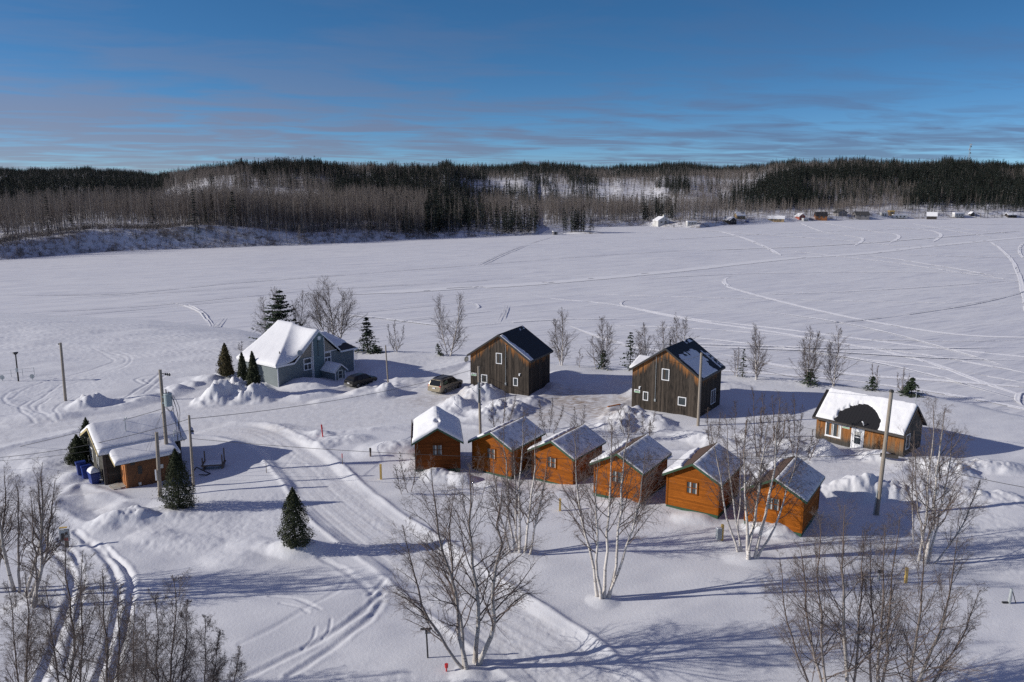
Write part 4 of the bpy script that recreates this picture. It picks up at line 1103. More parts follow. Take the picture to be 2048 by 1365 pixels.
BZ = lambda fr: (lambda X, Y: fr[7] - (fr[7] - fr[6]) / (fr[4] / 2) * np.abs(X))
t1, rf1 = barn(BARN1, 'tall dark board house beside the parked minivan, black roof nearly bare of snow', (-.42, .40, 3.54, 4.88), [(-2.46, -1.62, .98, 2.0), (1.9, 2.52, 1.04, 2.04)], (2.74, 2.5), (-3.84, -3.12, 1.7, 2.06), ((.9, 5.9), (.9, 1.3)), 3)
W, L = BARN1[4], BARN1[5]
sheet(rf1, 'roof_snow', M_RSNOW, .25, W / 2 + .33, -L / 2 - .24, -L / 2 + 2.0, BZ(BARN1), lambda X, Y, e: .12 - .45 * sstep(.45, .95, (Y + L / 2) - .25 * (X / 4) - .35 * fbm(X / .7, Y / .7, 4, 3) + .18) , .09)
sheet(rf1, 'roof_snow', M_RSNOW, .03, .5, L / 2 - 1.9, L / 2 + .2, BZ(BARN1), lambda X, Y, e: .05 * fbm(X / .25, Y / .3, 8, 2) - .012, .07)
d = MB(); fL = left(BARN1)
def dish(mb, c, r, nrm, m=None):
    nrm = Vector(nrm).normalized(); u = nrm.cross(Vector((0, 0, 1))).normalized(); w = nrm.cross(u); P = [Vector(c) - nrm * r * .22]; n = 16
    for k, (q, h) in enumerate(((.55, -.15), (1, 0))):
        for i in range(n): a = 2 * PI * i / n; P.append(Vector(c) + u * (r * q * math.cos(a)) + w * (r * q * math.sin(a)) + nrm * r * h)
    fs = [(0, 1 + i, 1 + (i + 1) % n) for i in range(n)] + [(1 + i, 1 + n + i, 1 + n + (i + 1) % n, 1 + (i + 1) % n) for i in range(n)]
    mb.add(P, fs, m); mb.tube(Vector(c) - nrm * r * .2 + Vector((0, 0, -.1)), Vector(c) + nrm * r * .7 - Vector((0, 0, r * .3)), .015, None, 5)
dish(d, (-W / 2 - .55, -L / 2 - .1, 3.7), .36, (-.3, -1, .4)); d.tube((-W / 2 - .02, -L / 2 + .15, 3.3), (-W / 2 - .55, -L / 2 - .02, 3.6), .025, None, 6); d.build('satellite_dish', M_IRON, t1)  # dark iron colour stands in for the shade on the dish's back

t2, rf2 = barn(BARN2, 'tall dark board house with patchy snow on its black roof', (-.42, .47, 3.66, 4.97), [(-2.58, -1.94, 1.02, 2.05), (1.58, 2.53, 1.1, 2.08)], (-3.0, 2.42), (-3.65, -2.94, 1.78, 2.14), ((-1.1, 6.05), (-1.0, 1.4)), 11)
W, L = BARN2[4], BARN2[5]
window(t2, right(BARN2), .3, 1.75, .6, 2.25, .08, 2)
def patch2(X, Y, e):
    n = fbm(X / .9, Y / .9, 21, 4); n2 = fbm(X / .3, Y / .3, 22, 2)
    a = (X - 1.0) / 3.2; b = (Y + L / 2) / L
    m = sstep(.0, .3, np.minimum((X - 1.15) + .9 * n + .25 * n2, (.70 - b) * 3 + .5 * n)) * sstep(.02, .10, b + .06 * n + .02)
    return .10 * m - .035
sheet(rf2, 'roof_snow', M_RSNOW, .9, W / 2 + .33, -L / 2 - .05, L / 2 - .6, BZ(BARN2), patch2, .09)
sheet(rf2, 'roof_snow', M_RSNOW, 1.7, W / 2 + .2, L / 2 - .95, L / 2 + .1, BZ(BARN2), lambda X, Y, e: .08 * sstep(-.1, .25, fbm(X / .6, Y / .5, 31, 3) + .28) - .02, .08)
sheet(rf2, 'roof_snow', M_RSNOW, .03, .45, L / 2 - 2.0, L / 2 + .2, BZ(BARN2), lambda X, Y, e: .07 * fbm(X / .25, Y / .4, 8, 2) + .01, .07)
ch = MB(); ch.tube((-.9, -.2, 6.2), (-.9, -.2, 7.55), .09, None, 8); ch.tube((-.9, -.2, 7.55), (-.9, -.2, 7.62), .13, None, 8); ch.build('stove_pipe', M_FASC, rf2)
def back_shed():
    c, sn = math.cos(BARN2[2]), math.sin(BARN2[2]); X, Y = -6.35, 6.2
    t = thing('garden_shed', 'small shed under a bright snow slab, peeking out behind the house with patchy black roof', 'shed', (BARN2[0] + c * X - sn * Y, BARN2[1] + sn * X + c * Y, -.1), BARN2[2])
    a = MB(); a.add([(-1.6, -1.0, -1), (1.6, -1.0, -1), (1.6, 1.1, -1), (-1.6, 1.1, -1), (-1.6, -1.0, 2.5), (1.6, -1.0, 2.5), (1.6, 1.1, 3.2), (-1.6, 1.1, 3.2)], [(0, 1, 5, 4), (1, 2, 6, 5), (2, 3, 7, 6), (3, 0, 4, 7)]); a.build('wall', M_WOOD, t)
    r = MB(); r.add([(-1.85, -1.3, 2.42), (1.85, -1.3, 2.42), (1.85, 1.4, 3.33), (-1.85, 1.4, 3.33), (-1.85, -1.3, 2.54), (1.85, -1.3, 2.54), (1.85, 1.4, 3.45), (-1.85, 1.4, 3.45)], [(4, 5, 6, 7), (3, 2, 1, 0), (0, 1, 5, 4), (1, 2, 6, 5), (2, 3, 7, 6), (3, 0, 4, 7)]); ro = r.build('roof', M_FASC, t)
    sheet(ro, 'roof_snow', M_RSNOW, -1.9, 1.9, -1.35, 1.45, lambda X_, Y_: 2.54 + (Y_ + 1.3) * .337, lambda X_, Y_, e: .36 + .04 * fbm(X_, Y_, 6, 2), .12, .3)
back_shed()
sm = MB(); sm.tube((W / 2 + .03, 2.35, 1.55), (W / 2 + .2, 2.35, 1.55), .11, None, 8); sm.build('wall_vent', M_FASC, t2)

# ---------------------------------------------------------------- low board house with the white door
def low_house():
    fr = HOUSE; x, y, r, z, W, L, hw, hr, ox, oy = fr; sl = (hr - hw) / (W / 2); random.seed(5)
    t = thing('board_house', 'low orange board house with a white door and a bare half-moon on its snowy roof', 'house', (x, y, z), r)
    mb = MB(); mb.prism([(-W / 2, -1.2), (W / 2, -1.2), (W / 2, hw - .14), (0, hr - .14), (-W / 2, hw - .14)], -L / 2, L / 2)
    planks(mb, left(fr), -L / 2, L / 2, -.8, lambda s: hw - .12, .19); planks(mb, right(fr), -L / 2, L / 2, -.8, lambda s: hw - .12, .19)
    mb.build('wall', M_HOUSEW, t)
    top = lambda s: hr - .13 - sl * abs(s)
    for fc in (front(fr), back(fr)): eb = MB(); planks(eb, fc, -W / 2 - .02, 0, -.8, top, .19); planks(eb, fc, 0, W / 2 + .02, -.8, top, .19); eb.build('end_wall', M_HOUSES, t)
    rf = gable_roof(t, fr, M_ROOF, .16); barge(t, fr, M_DTRIM, .2)
    fc = left(fr)   # runs along -y: a = -y
    window(t, fc, -3.24, -1.68, .58, 2.0, .09, 2, 1, sill=True, curtain='sides')
    window(t, front(fr), -1.75, -.85, .75, 2.2, .08)
    window(t, fc, -3.0, -2.15, -.5, -.12, .07)
    d = MB(); fc.box(d, -.66, -.53, -.5, 2.02, .005, .09); fc.box(d, .42, .55, -.5, 2.02, .005, .09); fc.box(d, -.53, .42, 1.9, 2.02, .005, .09); df = d.build('door_frame', M_WHITE, t)
    dd = MB(); fc.box(dd, -.53, .42, -.5, 1.9, .0, .06); do = dd.build('door', M_WHITE, t)
    g = MB(); fc.box(g, -.36, .25, 1.12, 1.62, .06, .066); fc.box(g, -.36, .25, .42, 1.04, .06, .066); g.build('door_pane', M_GLASS, do)
    h = MB(); fc.box(h, -.48, -.44, .6, .68, .06, .12); h.build('handle', M_IRON, do)
    bl = MB(); fc.box(bl, -.34, .23, 1.28, 1.60, .067, .069); bl.build('blind', M_CURT, do)
    s = MB(); fc.box(s, -1.58, -.88, 1.70, 2.02, .04, .075); so = s.build('sign', M_WHITE, t)
    gb = MB(); fc.box(gb, -1.55, -.91, 1.73, 1.82, .075, .079); gb.build('green_band', M_SIGNG, so)
    ink = MB()
    for i in range(8): a = -1.50 + .07 * i; fc.box(ink, a, a + .045, 1.84, 1.92 + .03 * random.random(), .075, .08)
    ink.build('lettering', M_INK, so)
    v = MB(); v.tube((-W / 2 - .55, -.62, 2.55), (-W / 2 - .72, -.62, 2.85), .05, None, 7); v.tube((-W / 2 - .72, -.62, 2.85), (-W / 2 - .66, -.50, 2.9), .06, None, 7); v.build('vent_pipe', M_WHITE, t)
    st = MB(); st.box((-W / 2 - .75, .05, -.35), (1.1, 1.5, .12)); st.build('doorstep', M_WOOD, t)
    zf = lambda X, Y: hr - sl * np.abs(X)
    def cover(X, Y, e):
        # half-moon bare patch above the door, sharp on one side
        n = fbm(X / .5, Y / .5, 17, 3); s = (-X - .05) / (W / 2)          # 0 ridge .. 1.3 eave
        yc = .3 + .55 * (1 - s); half = 2.05 * np.clip((s - .28) / .6, 0, 1) ** .55
        dd_ = np.abs(Y - .15) - half + .12 * n + np.where(Y > .2, .22 * fbm(X / .25, Y / .25, 18, 2), 0)
        T = .26 + .04 * n
        return np.where(s < .28, T, T * sstep(-.02, .14, dd_) - .03)
    sheet(rf, 'roof_snow', M_RSNOW, -W / 2 - ox + .06, .25, -L / 2 - oy + .08, L / 2 + oy - .32, zf, cover, .075, .22)
    sheet(rf, 'roof_snow', M_RSNOW, .05, W / 2 + ox - .05, -L / 2 - oy + .35, L / 2 + oy - .2, zf, lambda X, Y, e: .2 + .03 * fbm(X, Y, 3, 2), .15)
    m = MB(); m.tube((.1, -L / 2 + .1, hr), (.1, -L / 2 + .1, hr + 1.25), .035, None, 6); m.tube((.1, -L / 2 + .1, hr + 1.2), (-.12, -L / 2 + .1, hr + 1.22), .03, None, 6); m.build('service_mast', M_GALV, rf)
    return t
low_house()
b = G(1778, 917); tb = thing('window_box', 'empty dark wooden planter box on the snow beside the board house corner', 'planter', tuple(b + [0, 0, .12]), -.45)
q = MB(); q.box((0, 0, .0), (1.5, .32, .06)); q.box((0, -.15, .13), (1.5, .03, .26)); q.box((0, .15, .13), (1.5, .03, .26)); q.box((-.74, 0, .13), (.03, .27, .26)); q.box((.74, 0, .13), (.03, .27, .26)); q.build('box', M_DTRIM, tb)

# ---------------------------------------------------------------- the row of cabins
def cabin(k, label):
    x, y, r, z = CABINS[k]; W, L, hw, hr, ox, oy = CD
    if k == 0: W, L, hw, hr, ox, oy = 3.89, 5.429, 2.883, 4.048, .3, .347
    fr = (x, y, r, z, W, L, hw, hr, ox, oy); sl = (hr - hw) / (W / 2); random.seed(60 + k)
    t = thing('wooden_cabin', label, 'cabin', (x, y, z), r, 'row of small wooden cabins')
    sk = .22
    mb = MB(); mb.prism([(-W / 2 + .01, sk - .02), (W / 2 - .01, sk - .02), (W / 2 - .01, hw - .13), (0, hr - .13), (-W / 2 + .01, hw - .13)], -L / 2 + .01, L / 2 - .01)
    hx = lambda zz: W / 2 if zz < hw - .12 else max(.0, (hr - .12 - zz) / sl)
    for fc in (front(fr), back(fr)): laps(mb, fc, lambda zz: -hx(zz), hx, sk, hw - .12); laps(mb, fc, lambda zz: -hx(zz), hx, hw - .12, hr - .13)
    for fc in (right(fr), left(fr)): laps(mb, fc, lambda zz: -L / 2, lambda zz: L / 2, sk, hw - .12)
    wm = M_CABIN1 if k == 0 else M_CABIN
    mb.build('wall', wm, t)
    tr = MB()
    for sx in (-1, 1):
        for sy in (-1, 1): tr.box((sx * (W / 2 - .03), sy * (L / 2 - .03), (sk + hw - .2) / 2), (.15, .15, hw - .2 - sk))
    tr.build('corner_board', wm, t)
    s = MB(); s.bx(-W / 2 - .005, W / 2 + .005, -L / 2 - .005, L / 2 + .005, -1.2, sk - .022); s.build('skirting', M_GREEN, t)
    rf = gable_roof(t, fr, M_BROWN, .12); barge(t, fr, M_GREEN, .17, .03)
    so = MB(); X = W / 2 + ox; he = hw - sl * ox
    for sx in (-1, 1): so.add([(0, -L / 2 - oy + .01, hr - .125), (sx * X, -L / 2 - oy + .01, he - .125), (sx * X, -L / 2 + .0, he - .125), (0, -L / 2 + .0, hr - .125)], [(0, 1, 2, 3)])
    so.build('soffit', wm, t)
    window(t, front(fr), -.50, .44, 1.46, 2.5, .085, 2, 2, frame=wm, curtain=(.0 if k in (1, 2) else .0) or 'sides', proud=.075)
    zf = lambda X, Y: hr - sl * np.abs(X)
    if k == 0:
        def deep(X, Y, e):
            hole = np.exp(-(((X - .0) / .16) ** 2 + ((Y + 1.5) / .35) ** 2))
            return .40 + .12 * np.exp(-((X + .5) / .9) ** 2) * sstep(-2.7, 1.5, Y) + .05 * fbm(X / .8, Y / .8, 5, 3) - 1.1 * hole - .09 * np.exp(-(X / .18) ** 2)
        sheet(rf, 'roof_snow', M_RSNOW, -X + .04, X - .02, -L / 2 - oy - .02, L / 2 + oy + .02, zf, deep, .075, .42)
        fb = MB(); fb.box((-X - .03, L / 2 - 2.4, he + .16), (.06, 5.2, .5)); fb.build('eave_board', M_BROWN, t)
    else:
        rs = 80 + k * 5
        sheet(rf, 'roof_snow', M_TSNOW, .06, X + .03, -L / 2 - oy + .02, L / 2 + oy + .02, zf, lambda X_, Y, e: .11 + .035 * fbm(X_ / .6, Y / .6, rs, 3) - .05 * sstep(.25, .0, X_), .08, .14)
        # the sunny slope: snow has slid part way down and left the shingles bare below the ridge
        bare = (.9, .8, .9, 1.15, 1.35)[k - 1]
        def slid(X_, Y, e):
            lim = bare * (.72 + .5 * (Y + L / 2) / L) + .3 * fbm(Y / .9, X_ / 3, rs + 1, 3) if k != 5 else bare * (1.1 - .55 * (Y + L / 2) / L) + .25 * fbm(Y / .9, X_ / 3, rs + 1, 3)
            return (.20 + .03 * fbm(X_ / .5, Y / .5, rs + 2, 2)) * sstep(-.02, .12, -X_ - lim) - .02
        sheet(rf, 'roof_snow', M_RSNOW, -X - .03, -.1, -L / 2 - oy + .02, L / 2 + oy + .02, zf, slid, .07, .16)
    return t
CABL = ['brown-stained cabin with deep snow on both roof slopes, at one end of the row', 'orange cabin next to the deep-snowed brown cabin, a utility pole just behind it', 'orange cabin third in the row counting from the deep-snowed brown cabin',
        'orange cabin fourth in the row, two past the one beside the pole', 'orange cabin in front of which a grey meter box stands, fifth in the row', 'orange cabin at the row end beside the big snow pile, birch trunks before it']
for k in range(6): cabin(k, CABL[k])

# ---------------------------------------------------------------- teal house
def teal_house():
    X0, Y0, R0 = TEAL; t = thing('teal_house', 'grey-teal house with a steep white-trimmed gable and thick snow on its long roof', 'house', (X0, Y0, 0), R0)
    Lh = lambda x: 2.8 + .53 * (x + .3)
    def roofz(x, y):
        fac = 2.8 + .685 * (y + .3); stp = 6.34 - .895 * (6.36 - x); a = np.minimum(Lh(x), fac)
        l = np.maximum(a, stp)
        rt = 6.34 - .895 * (x - 6.36)
        wg = np.minimum(np.minimum(3.05 + .55 * (y + .35), 3.05 + .55 * (8.0 - y)), np.minimum(3.05 + .8 * (12.8 - x), 5.05))
        return np.where(x < 6.36, l, np.maximum(rt, np.where(x > 6.9, wg, -9)))
    mb = MB()
    mb.prism([(0, -1.2), (12.42, -1.2), (12.42, 2.95), (9.7, 2.95), (6.36, 6.15), (2.5, 2.7), (0, 2.7)], 0, .2)
    mb.bx(0, .2, .203, 7.6, -1.2, 2.72); mb.bx(12.22, 12.42, .203, 7.6, -1.2, 2.95); mb.prism([(.203, -1.2), (12.217, -1.2), (12.217, 2.95), (9.7, 3.0), (6.36, 6.1), (.203, 2.7)], 7.4, 7.6)
    mb.build('wall', M_SAGE, t)
    bay = MB(); bay.bx(5.36, 7.1, -.35, -.003, -1, 5.15); bay.prism([(5.36, 5.15), (7.1, 5.15), (7.1, 5.5), (6.36, 6.12), (5.36, 5.27)], -.35, -.003); bay.build('chimney_bay', M_TEAL, t)
    pn = MB(); pn.prism([(3.2, 3.12), (5.28, 3.12), (5.28, 5.0)], -.05, -.002); pn.build('gable_panel', M_TAN, t); pn = MB(); pn.prism([(7.18, 3.33), (9.25, 3.33), (7.18, 5.2)], -.05, -.002); pn.build('gable_panel', M_TAN, t)
    tr = MB(); fc = Face((0, 0), (1, 0), (0, -1))
    for a in (5.28, 7.1): fc.box(tr, a, a + .08, -.2, 5.1 if a < 6 else 5.3, .35 if False else .0, .38)
    fc.box(tr, 0.0, .14, -1, 2.6, .003, .04); fc.box(tr, 12.28, 12.42, -1, 2.9, .003, .04); fc.box(tr, 7.2, 9.4, 3.22, 3.32, .003, .06)
    tr.build('corner_trim', M_WHITE, t)
    window(t, fc, 4.0, 5.27, 1.36, 2.96, .12, 1, 2); w = window(t, fc, 7.2, 8.46, 1.64, 3.2, .12, 1, 2)
    v = MB(); fc.box(v, 3.98, 5.29, 2.14, 2.3, .01, .075); fc.box(v, 4.58, 4.68, 1.4, 2.2, .01, .07); fc.box(v, 7.18, 8.48, 2.4, 2.56, .01, .075); fc.box(v, 7.78, 7.88, 1.7, 2.45, .01, .07); v.build('window_bar', M_WHITE, t)
    fl = Face((0, 0), (0, -1), (-1, 0)); window(t, fl, -3.3, -2.2, -.25, .25, .08, 2)
    gm = MB(); gm.tube((6.36, -.36, 5.35), (6.36, -.42, 5.35), .26, None, 12); gm.build('gable_vent', M_WHITE, t)
    # roof and its snow
    g = .25; xs = np.concatenate([np.arange(-.35, 6.3, g), [6.36], np.arange(6.6, 12.8, g), [12.8]]); ys = np.arange(-.36, 8.01, .22)
    Xg, Yg = np.meshgrid(xs, ys); Z = roofz(Xg, Yg); n, m = Xg.shape; i = np.arange(n - 1)[:, None] * m + np.arange(m - 1)[None]
    V = np.concatenate([np.stack([Xg, Yg, Z], -1).reshape(-1, 3), np.stack([Xg, Yg, Z - .12], -1).reshape(-1, 3)]); Q = np.stack([i, i + 1, i + m + 1, i + m], -1).reshape(-1, 4); Q2 = Q[:, ::-1] + n * m
    rim = []
    for a_, b_ in [(j, j + 1) for j in range(m - 1)] + [((n - 1) * m + j + 1, (n - 1) * m + j) for j in range(m - 1)] + [((k + 1) * m, k * m) for k in range(n - 1)] + [(k * m + m - 1, (k + 1) * m + m - 1) for k in range(n - 1)]: rim.append((b_, a_, a_ + n * m, b_ + n * m))
    rf = np_mesh('roof', V, np.concatenate([Q, Q2, np.array(rim)]), M_GREYR, t, False)
    def soft(x, y):
        # snow bridges the valleys
        k = 1.7; fac = 2.8 + .685 * (y + .3); stp = 6.34 - .895 * (6.36 - x); a = np.minimum(Lh(x), fac)
        return np.log(np.exp(k * (a - 4)) + np.exp(k * (stp - 4))) / k + 4
    sheet(rf, 'roof_snow', M_RSNOW, -.42, 6.30, -.34, 8.0, soft, lambda X, Y, e: .36 + .03 * fbm(X / 1.2, Y / 1.2, 9, 3), .13, .5)
    sheet(rf, 'roof_snow', M_RSNOW, 6.33, 12.78, -.3, 8.0, roofz, lambda X, Y, e: np.where(X < 9.6, .2 + 0 * Y, .22 * sstep(.55, .85, (Y + .3) * .8 + .15 * fbm(X / .6, Y / .6, 4, 3) - .35 * sstep(10.5, 11.6, X)) * sstep(.45, .8, (12.8 - X) + .3 * fbm(X / .5, Y / .5, 5, 2)) - .03), .12, .2)
    fa = MB()
    def board(x0, z0, x1, z1, h=.2): fa.prism([(x0, z0 + .03), (x1, z1 + .03), (x1, z1 - h), (x0, z0 - h)], -.40, -.362)
    board(-.36, 2.78, 2.38, 2.78); board(2.38, 2.77, 6.36, 6.335); board(6.36, 6.335, 9.78, 3.27); board(9.8, 3.05, 12.8, 3.05)
    fa.bx(-.40, -.353, -.36, 8, 2.58, 2.8); fa.build('fascia', M_WHITE, t)
    dp = MB(); dish(dp, (3.15, -.55, 3.95), .36, (-.2, -1, .35)); dp.tube((3.15, -.38, 3.4), (3.15, -.5, 3.9), .025, None, 6); dp.build('satellite_dish', M_GALV, t)
    vp = MB(); vp.tube((1.2, 1.0, 3.4), (1.2, 1.0, 4.25), .06, None, 8); vp.build('vent_pipe', M_FASC, rf)
    wp = MB(); wp.tube((6.1, -.40, 3.0), (6.1, -.40, 5.0), .025, None, 6); wp.tube((6.1, -.40, 5.0), (6.5, -.42, 4.75), .02, None, 6); wp.build('service_pipe', M_FASC, t)
    # porch
    pw = MB(); pw.prism([(6.6, -1), (8.26, -1), (8.26, 1.3), (7.43, 1.95), (6.6, 1.3)], -3.0, -.36); po = pw.build('porch', M_SAGE, t)
    pr = MB(); pr.prism([(6.36, 1.2), (6.36, 1.12), (7.43, 2.02), (8.5, 1.12), (8.5, 1.2), (7.43, 2.1)], -3.25, -.36); pro = pr.build('porch_roof', M_GREYR, t)
    for x0, x1 in ((6.34, 7.42), (7.44, 8.52)): sheet(pro, 'roof_snow', M_RSNOW, x0, x1, -3.2, -.4, lambda X, Y: 2.1 - .841 * np.abs(X - 7.43), lambda X, Y, e: .16 + 0 * X, .12, .25)
    pt = MB()
    for sx in (-1, 1): pt.prism([(7.43, 2.12), (7.43 + sx * 1.1, 1.19), (7.43 + sx * 1.1, 1.02), (7.43, 1.95)], -3.29, -3.252)
    pt.bx(6.58, 6.7, -3.03, -3.003, -.6, 1.15); pt.bx(8.16, 8.28, -3.03, -3.003, -.6, 1.15); pt.bx(6.31, 6.355, -3.25, -.4, 1.05, 1.2); pt.build('porch_trim', M_WHITE, po)
    f3 = Face((0, -3.0), (1, 0), (0, -1)); dm = MB(); f3.box(dm, 7.0, 7.82, -.6, 1.3, .003, .05); do = dm.build('door', M_CREAM, po); gl = MB(); f3.box(gl, 7.14, 7.68, .25, .68, .05, .056); f3.box(gl, 7.14, 7.68, .74, 1.14, .05, .056); gl.build('door_pane', M_GLASS, do)
teal_house()

# ---------------------------------------------------------------- log lodge with its plywood shed
def lodge():
    fr = LODGE; x, y, r, z, W, L, hw, hr, ox, oy = fr; sl = (hr - hw) / (W / 2); random.seed(21)
    t = thing('log_lodge', 'grey log building under a thick snow roof with an orange plywood shed on its side', 'building', (x, y, z), r)
    mb = MB(); mb.prism([(-W / 2 + .02, -1.2), (W / 2 - .02, -1.2), (W / 2 - .02, hw - .2), (0, hr - .2), (-W / 2 + .02, hw - .2)], -L / 2 + .02, L / 2 - .02)
    hx = lambda zz: W / 2 if zz < hw - .18 else max(0., (hr - .18 - zz) / sl)
    for fc in (front(fr), back(fr)): laps(mb, fc, lambda zz: -hx(zz), hx, -1.0, hw - .18, .2, .06); laps(mb, fc, lambda zz: -hx(zz), hx, hw - .18, hr - .2, .2, .06)
    for fc in (right(fr), left(fr)): laps(mb, fc, lambda zz: -L / 2, lambda zz: L / 2, -1.0, hw - .18, .2, .06)
    mb.build('wall', M_LOG, t)
    cp = MB(); cp.box((W / 2 - .02, -L / 2 + .0, .8), (.26, .26, 3.8)); cp.box((W / 2 - .02, L / 2, .8), (.26, .26, 3.8)); cp.build('corner_post', M_DTRIM, t)
    rf = gable_roof(t, fr, M_GREYR, .16)
    X = W / 2 + ox; he = hw - sl * ox; bg = MB()
    for sx in (-1, 1): bg.prism([(0, hr + .01), (sx * X, he + .01), (sx * X, he - .2), (0, hr - .2)], -L / 2 - oy - .05, -L / 2 - oy - .003)
    bg.build('fascia', M_RAKE, t)
    zf = lambda X_, Y: hr - sl * np.abs(X_) - .06 * np.exp(-(X_ / .4) ** 2)
    sheet(rf, 'roof_snow', M_RSNOW, -X - .05, X + .12, -L / 2 - oy + .03, L / 2 + oy + .1, zf, lambda X_, Y, e: .42 + .05 * fbm(X_ / 1.9, Y / 1.9, 5, 2), .09, .42)
    fF = front(fr)
    window(t, fF, -2.6, -1.3, .6, 1.9, .12, 2); window(t, fF, .3, 1.0, -.2, 1.8, .1)
    vp = MB(); vp.tube((1.9, -.9, 3.2), (1.9, -.9, 5.05), .035, None, 7); vp.path([(1.9, -.9, 5.05), (1.96, -.86, 5.16), (2.06, -.8, 5.16), (2.1, -.78, 5.0)], .035, 6); vp.build('vent_pipe', M_GALV, rf)
    # shed
    s = MB(); s.prism([(W / 2 + .065, -1.2), (5.19, -1.2), (5.19, 2.1), (W / 2 + .065, 2.62)], -1.93, 2.1); sh = s.build('shed_wall', M_PLYD, t)  # darker plywood tone than on the shed's end
    e = MB(); e.add([(W / 2 + .07, -1.935, -1.2), (5.19, -1.935, -1.2), (5.19, -1.935, 2.1), (W / 2 + .07, -1.935, 2.6)], [(0, 1, 2, 3)]); e.add([(5.193, -1.935, -1.2), (5.193, -1.8, -1.2), (5.193, -1.8, 2.09), (5.193, -1.935, 2.09)], [(0, 1, 2, 3)]); e.build('shed_end', M_PLY, t)
    f2 = Face((0, -1.935), (1, 0), (0, -1)); dm = MB(); f2.box(dm, 3.95, 4.75, -.45, 1.7, .002, .04); do = dm.build('shed_door', M_PLY, t); h = MB(); f2.box(h, 4.1, 4.16, .6, .75, .04, .09); f2.box(h, 4.3, 4.36, .8, 1.25, .04, .08); h.build('handle', M_IRON, do)
    f3 = Face((5.19, 0), (0, 1), (1, 0)); wb = MB(); f3.box(wb, -.95, -.62, .88, 1.6, .003, .04); f3.box(wb, -1.5, -1.15, 1.78, 2.0, .003, .04); wb.build('shed_window', M_FASC, t)
    ob = MB(); f3.box(ob, -1.0, -.78, -.1, .15, .003, .09); f3.box(ob, .8, 1.1, 1.0, 1.35, .003, .06); ob.build('outlet_box', M_CREAM, t)
    sr = MB(); sr.prism([(3.1, 2.86), (3.1, 2.74), (5.62, 2.12), (5.62, 2.24)], -2.75, 2.4); sro = sr.build('shed_roof', M_DTRIM, t)
    rk = MB(); rk.prism([(3.3, 2.83), (5.64, 2.25), (5.64, 2.06), (3.3, 2.62)], -2.80, -2.753); rk.build('shed_fascia', M_RAKE, t)
    sheet(sro, 'roof_snow', M_RSNOW, 3.35, 5.72, -2.78, 2.5, lambda X_, Y: 2.86 - (X_ - 3.1) * .246, lambda X_, Y, e: .34 + .04 * fbm(X_ / 1.6, Y / 1.6, 15, 2), .09, .4)
    mt = MB(); mt.box((W / 2 + .35, 2.65, 1.0), (.1, .5, 1.9)); mt.tube((W / 2 + .35, 2.65, 1.9), (W / 2 + .35, 2.65, 3.6), .04, None, 6); mt.path([(W / 2 + .35, 2.65, 3.6), (W / 2 + .5, 2.7, 3.72), (W / 2 + .62, 2.75, 3.5)], .045, 6); mt.build('meter_mast', M_GALV, t)
lodge()
for k, (px, py, hh, lab) in enumerate([(163, 948, 1.05, 'blue wheeled bin nearest the cedar hedge beside the log lodge'), (173, 955, 1.05, 'middle blue wheeled bin of the three beside the log lodge'), (189, 966, .95, 'blue wheeled bin heaped with a round cap of snow')]):
    p = G(px, py); t = thing('wheeled_bin', lab, 'bin', tuple(p), LODGE[2] + .05 * k, 'blue bins beside the log lodge'); w = .62 if k < 2 else .95; d = .72
    b = MB(); b.add([(-w * .42, -d * .4, 0), (w * .42, -d * .4, 0), (w * .42, d * .4, 0), (-w * .42, d * .4, 0), (-w / 2, -d / 2, hh), (w / 2, -d / 2, hh), (w / 2, d / 2, hh), (-w / 2, d / 2, hh)], [(3, 2, 1, 0), (4, 5, 6, 7), (0, 1, 5, 4), (1, 2, 6, 5), (2, 3, 7, 6), (3, 0, 4, 7)]); b.box((0, 0, hh - .05), (w + .06, d + .06, .06)); b.build('body', M_BLUE, t)
    l = MB(); l.prism([(-w / 2 - .03, hh + .003), (w / 2 + .03, hh + .003), (w / 2 - .06, hh + .09), (-w / 2 + .06, hh + .09)], -d / 2 - .03, d / 2 + .03); l.build('lid', M_BLUE, t)
    for sx in (-1, 1): wb = MB(); wb.tube((sx * (w * .38), d * .42, .1), (sx * (w * .38 + .05), d * .42, .1), .1, None, 10); wb.build('wheel', M_TYRE, t)
    if k == 2: sheet(t, 'snow_cap', M_RSNOW, -w / 2 - .02, w / 2 + .02, -d / 2 - .02, d / 2 + .02, lambda X, Y: hh + .085 + 0 * X, lambda X, Y, e: .42 * np.clip(e / .3, 0, 1) ** .5, .06, .05)
p = G(238, 975); t = thing('wooden_pallet', 'snow-dusted wooden pallet lying before the orange shed door', 'pallet', tuple(p + [0, 0, .05]), LODGE[2] + .1)
q = MB()
for i in range(5): q.box((-.55 + .275 * i, 0, .12), (.14, 1.2, .03))
q.build('slats', M_CREAM, t); q = MB()
for i in (-1, 0, 1): q.box((0, .55 * i, .05), (1.25, .1, .1))
q.build('runners', M_WOOD, t)
# ---------------------------------------------------------------- near trees
def top_at(base, tx, ty, dy=0.0):
    y = base[1] + dy; z = height_to((0, y, 0), ty); d = y * math.cos(PT) - (z - H) * math.sin(PT)
    return ((tx - CX) / F * d - base[0], dy, z - base[2])

def birch(label, bx, by, tops, seed, feet=None, name='birch_tree', group=None, **kw):
    b = G(bx, by); rng = np.random.default_rng(seed)
    tp = [top_at(b, t[0], t[1], t[2] if len(t) > 2 else rng.normal(0, .9)) for t in tops]
    bs = None
    if feet:
        bs = []
        for fx, fy in feet: g = G(fx, fy); bs.append((g[0] - b[0], g[1] - b[1]))
    return bare_tree(name, label, 'tree', b, seed, tp, bases=bs, group=group, **kw)

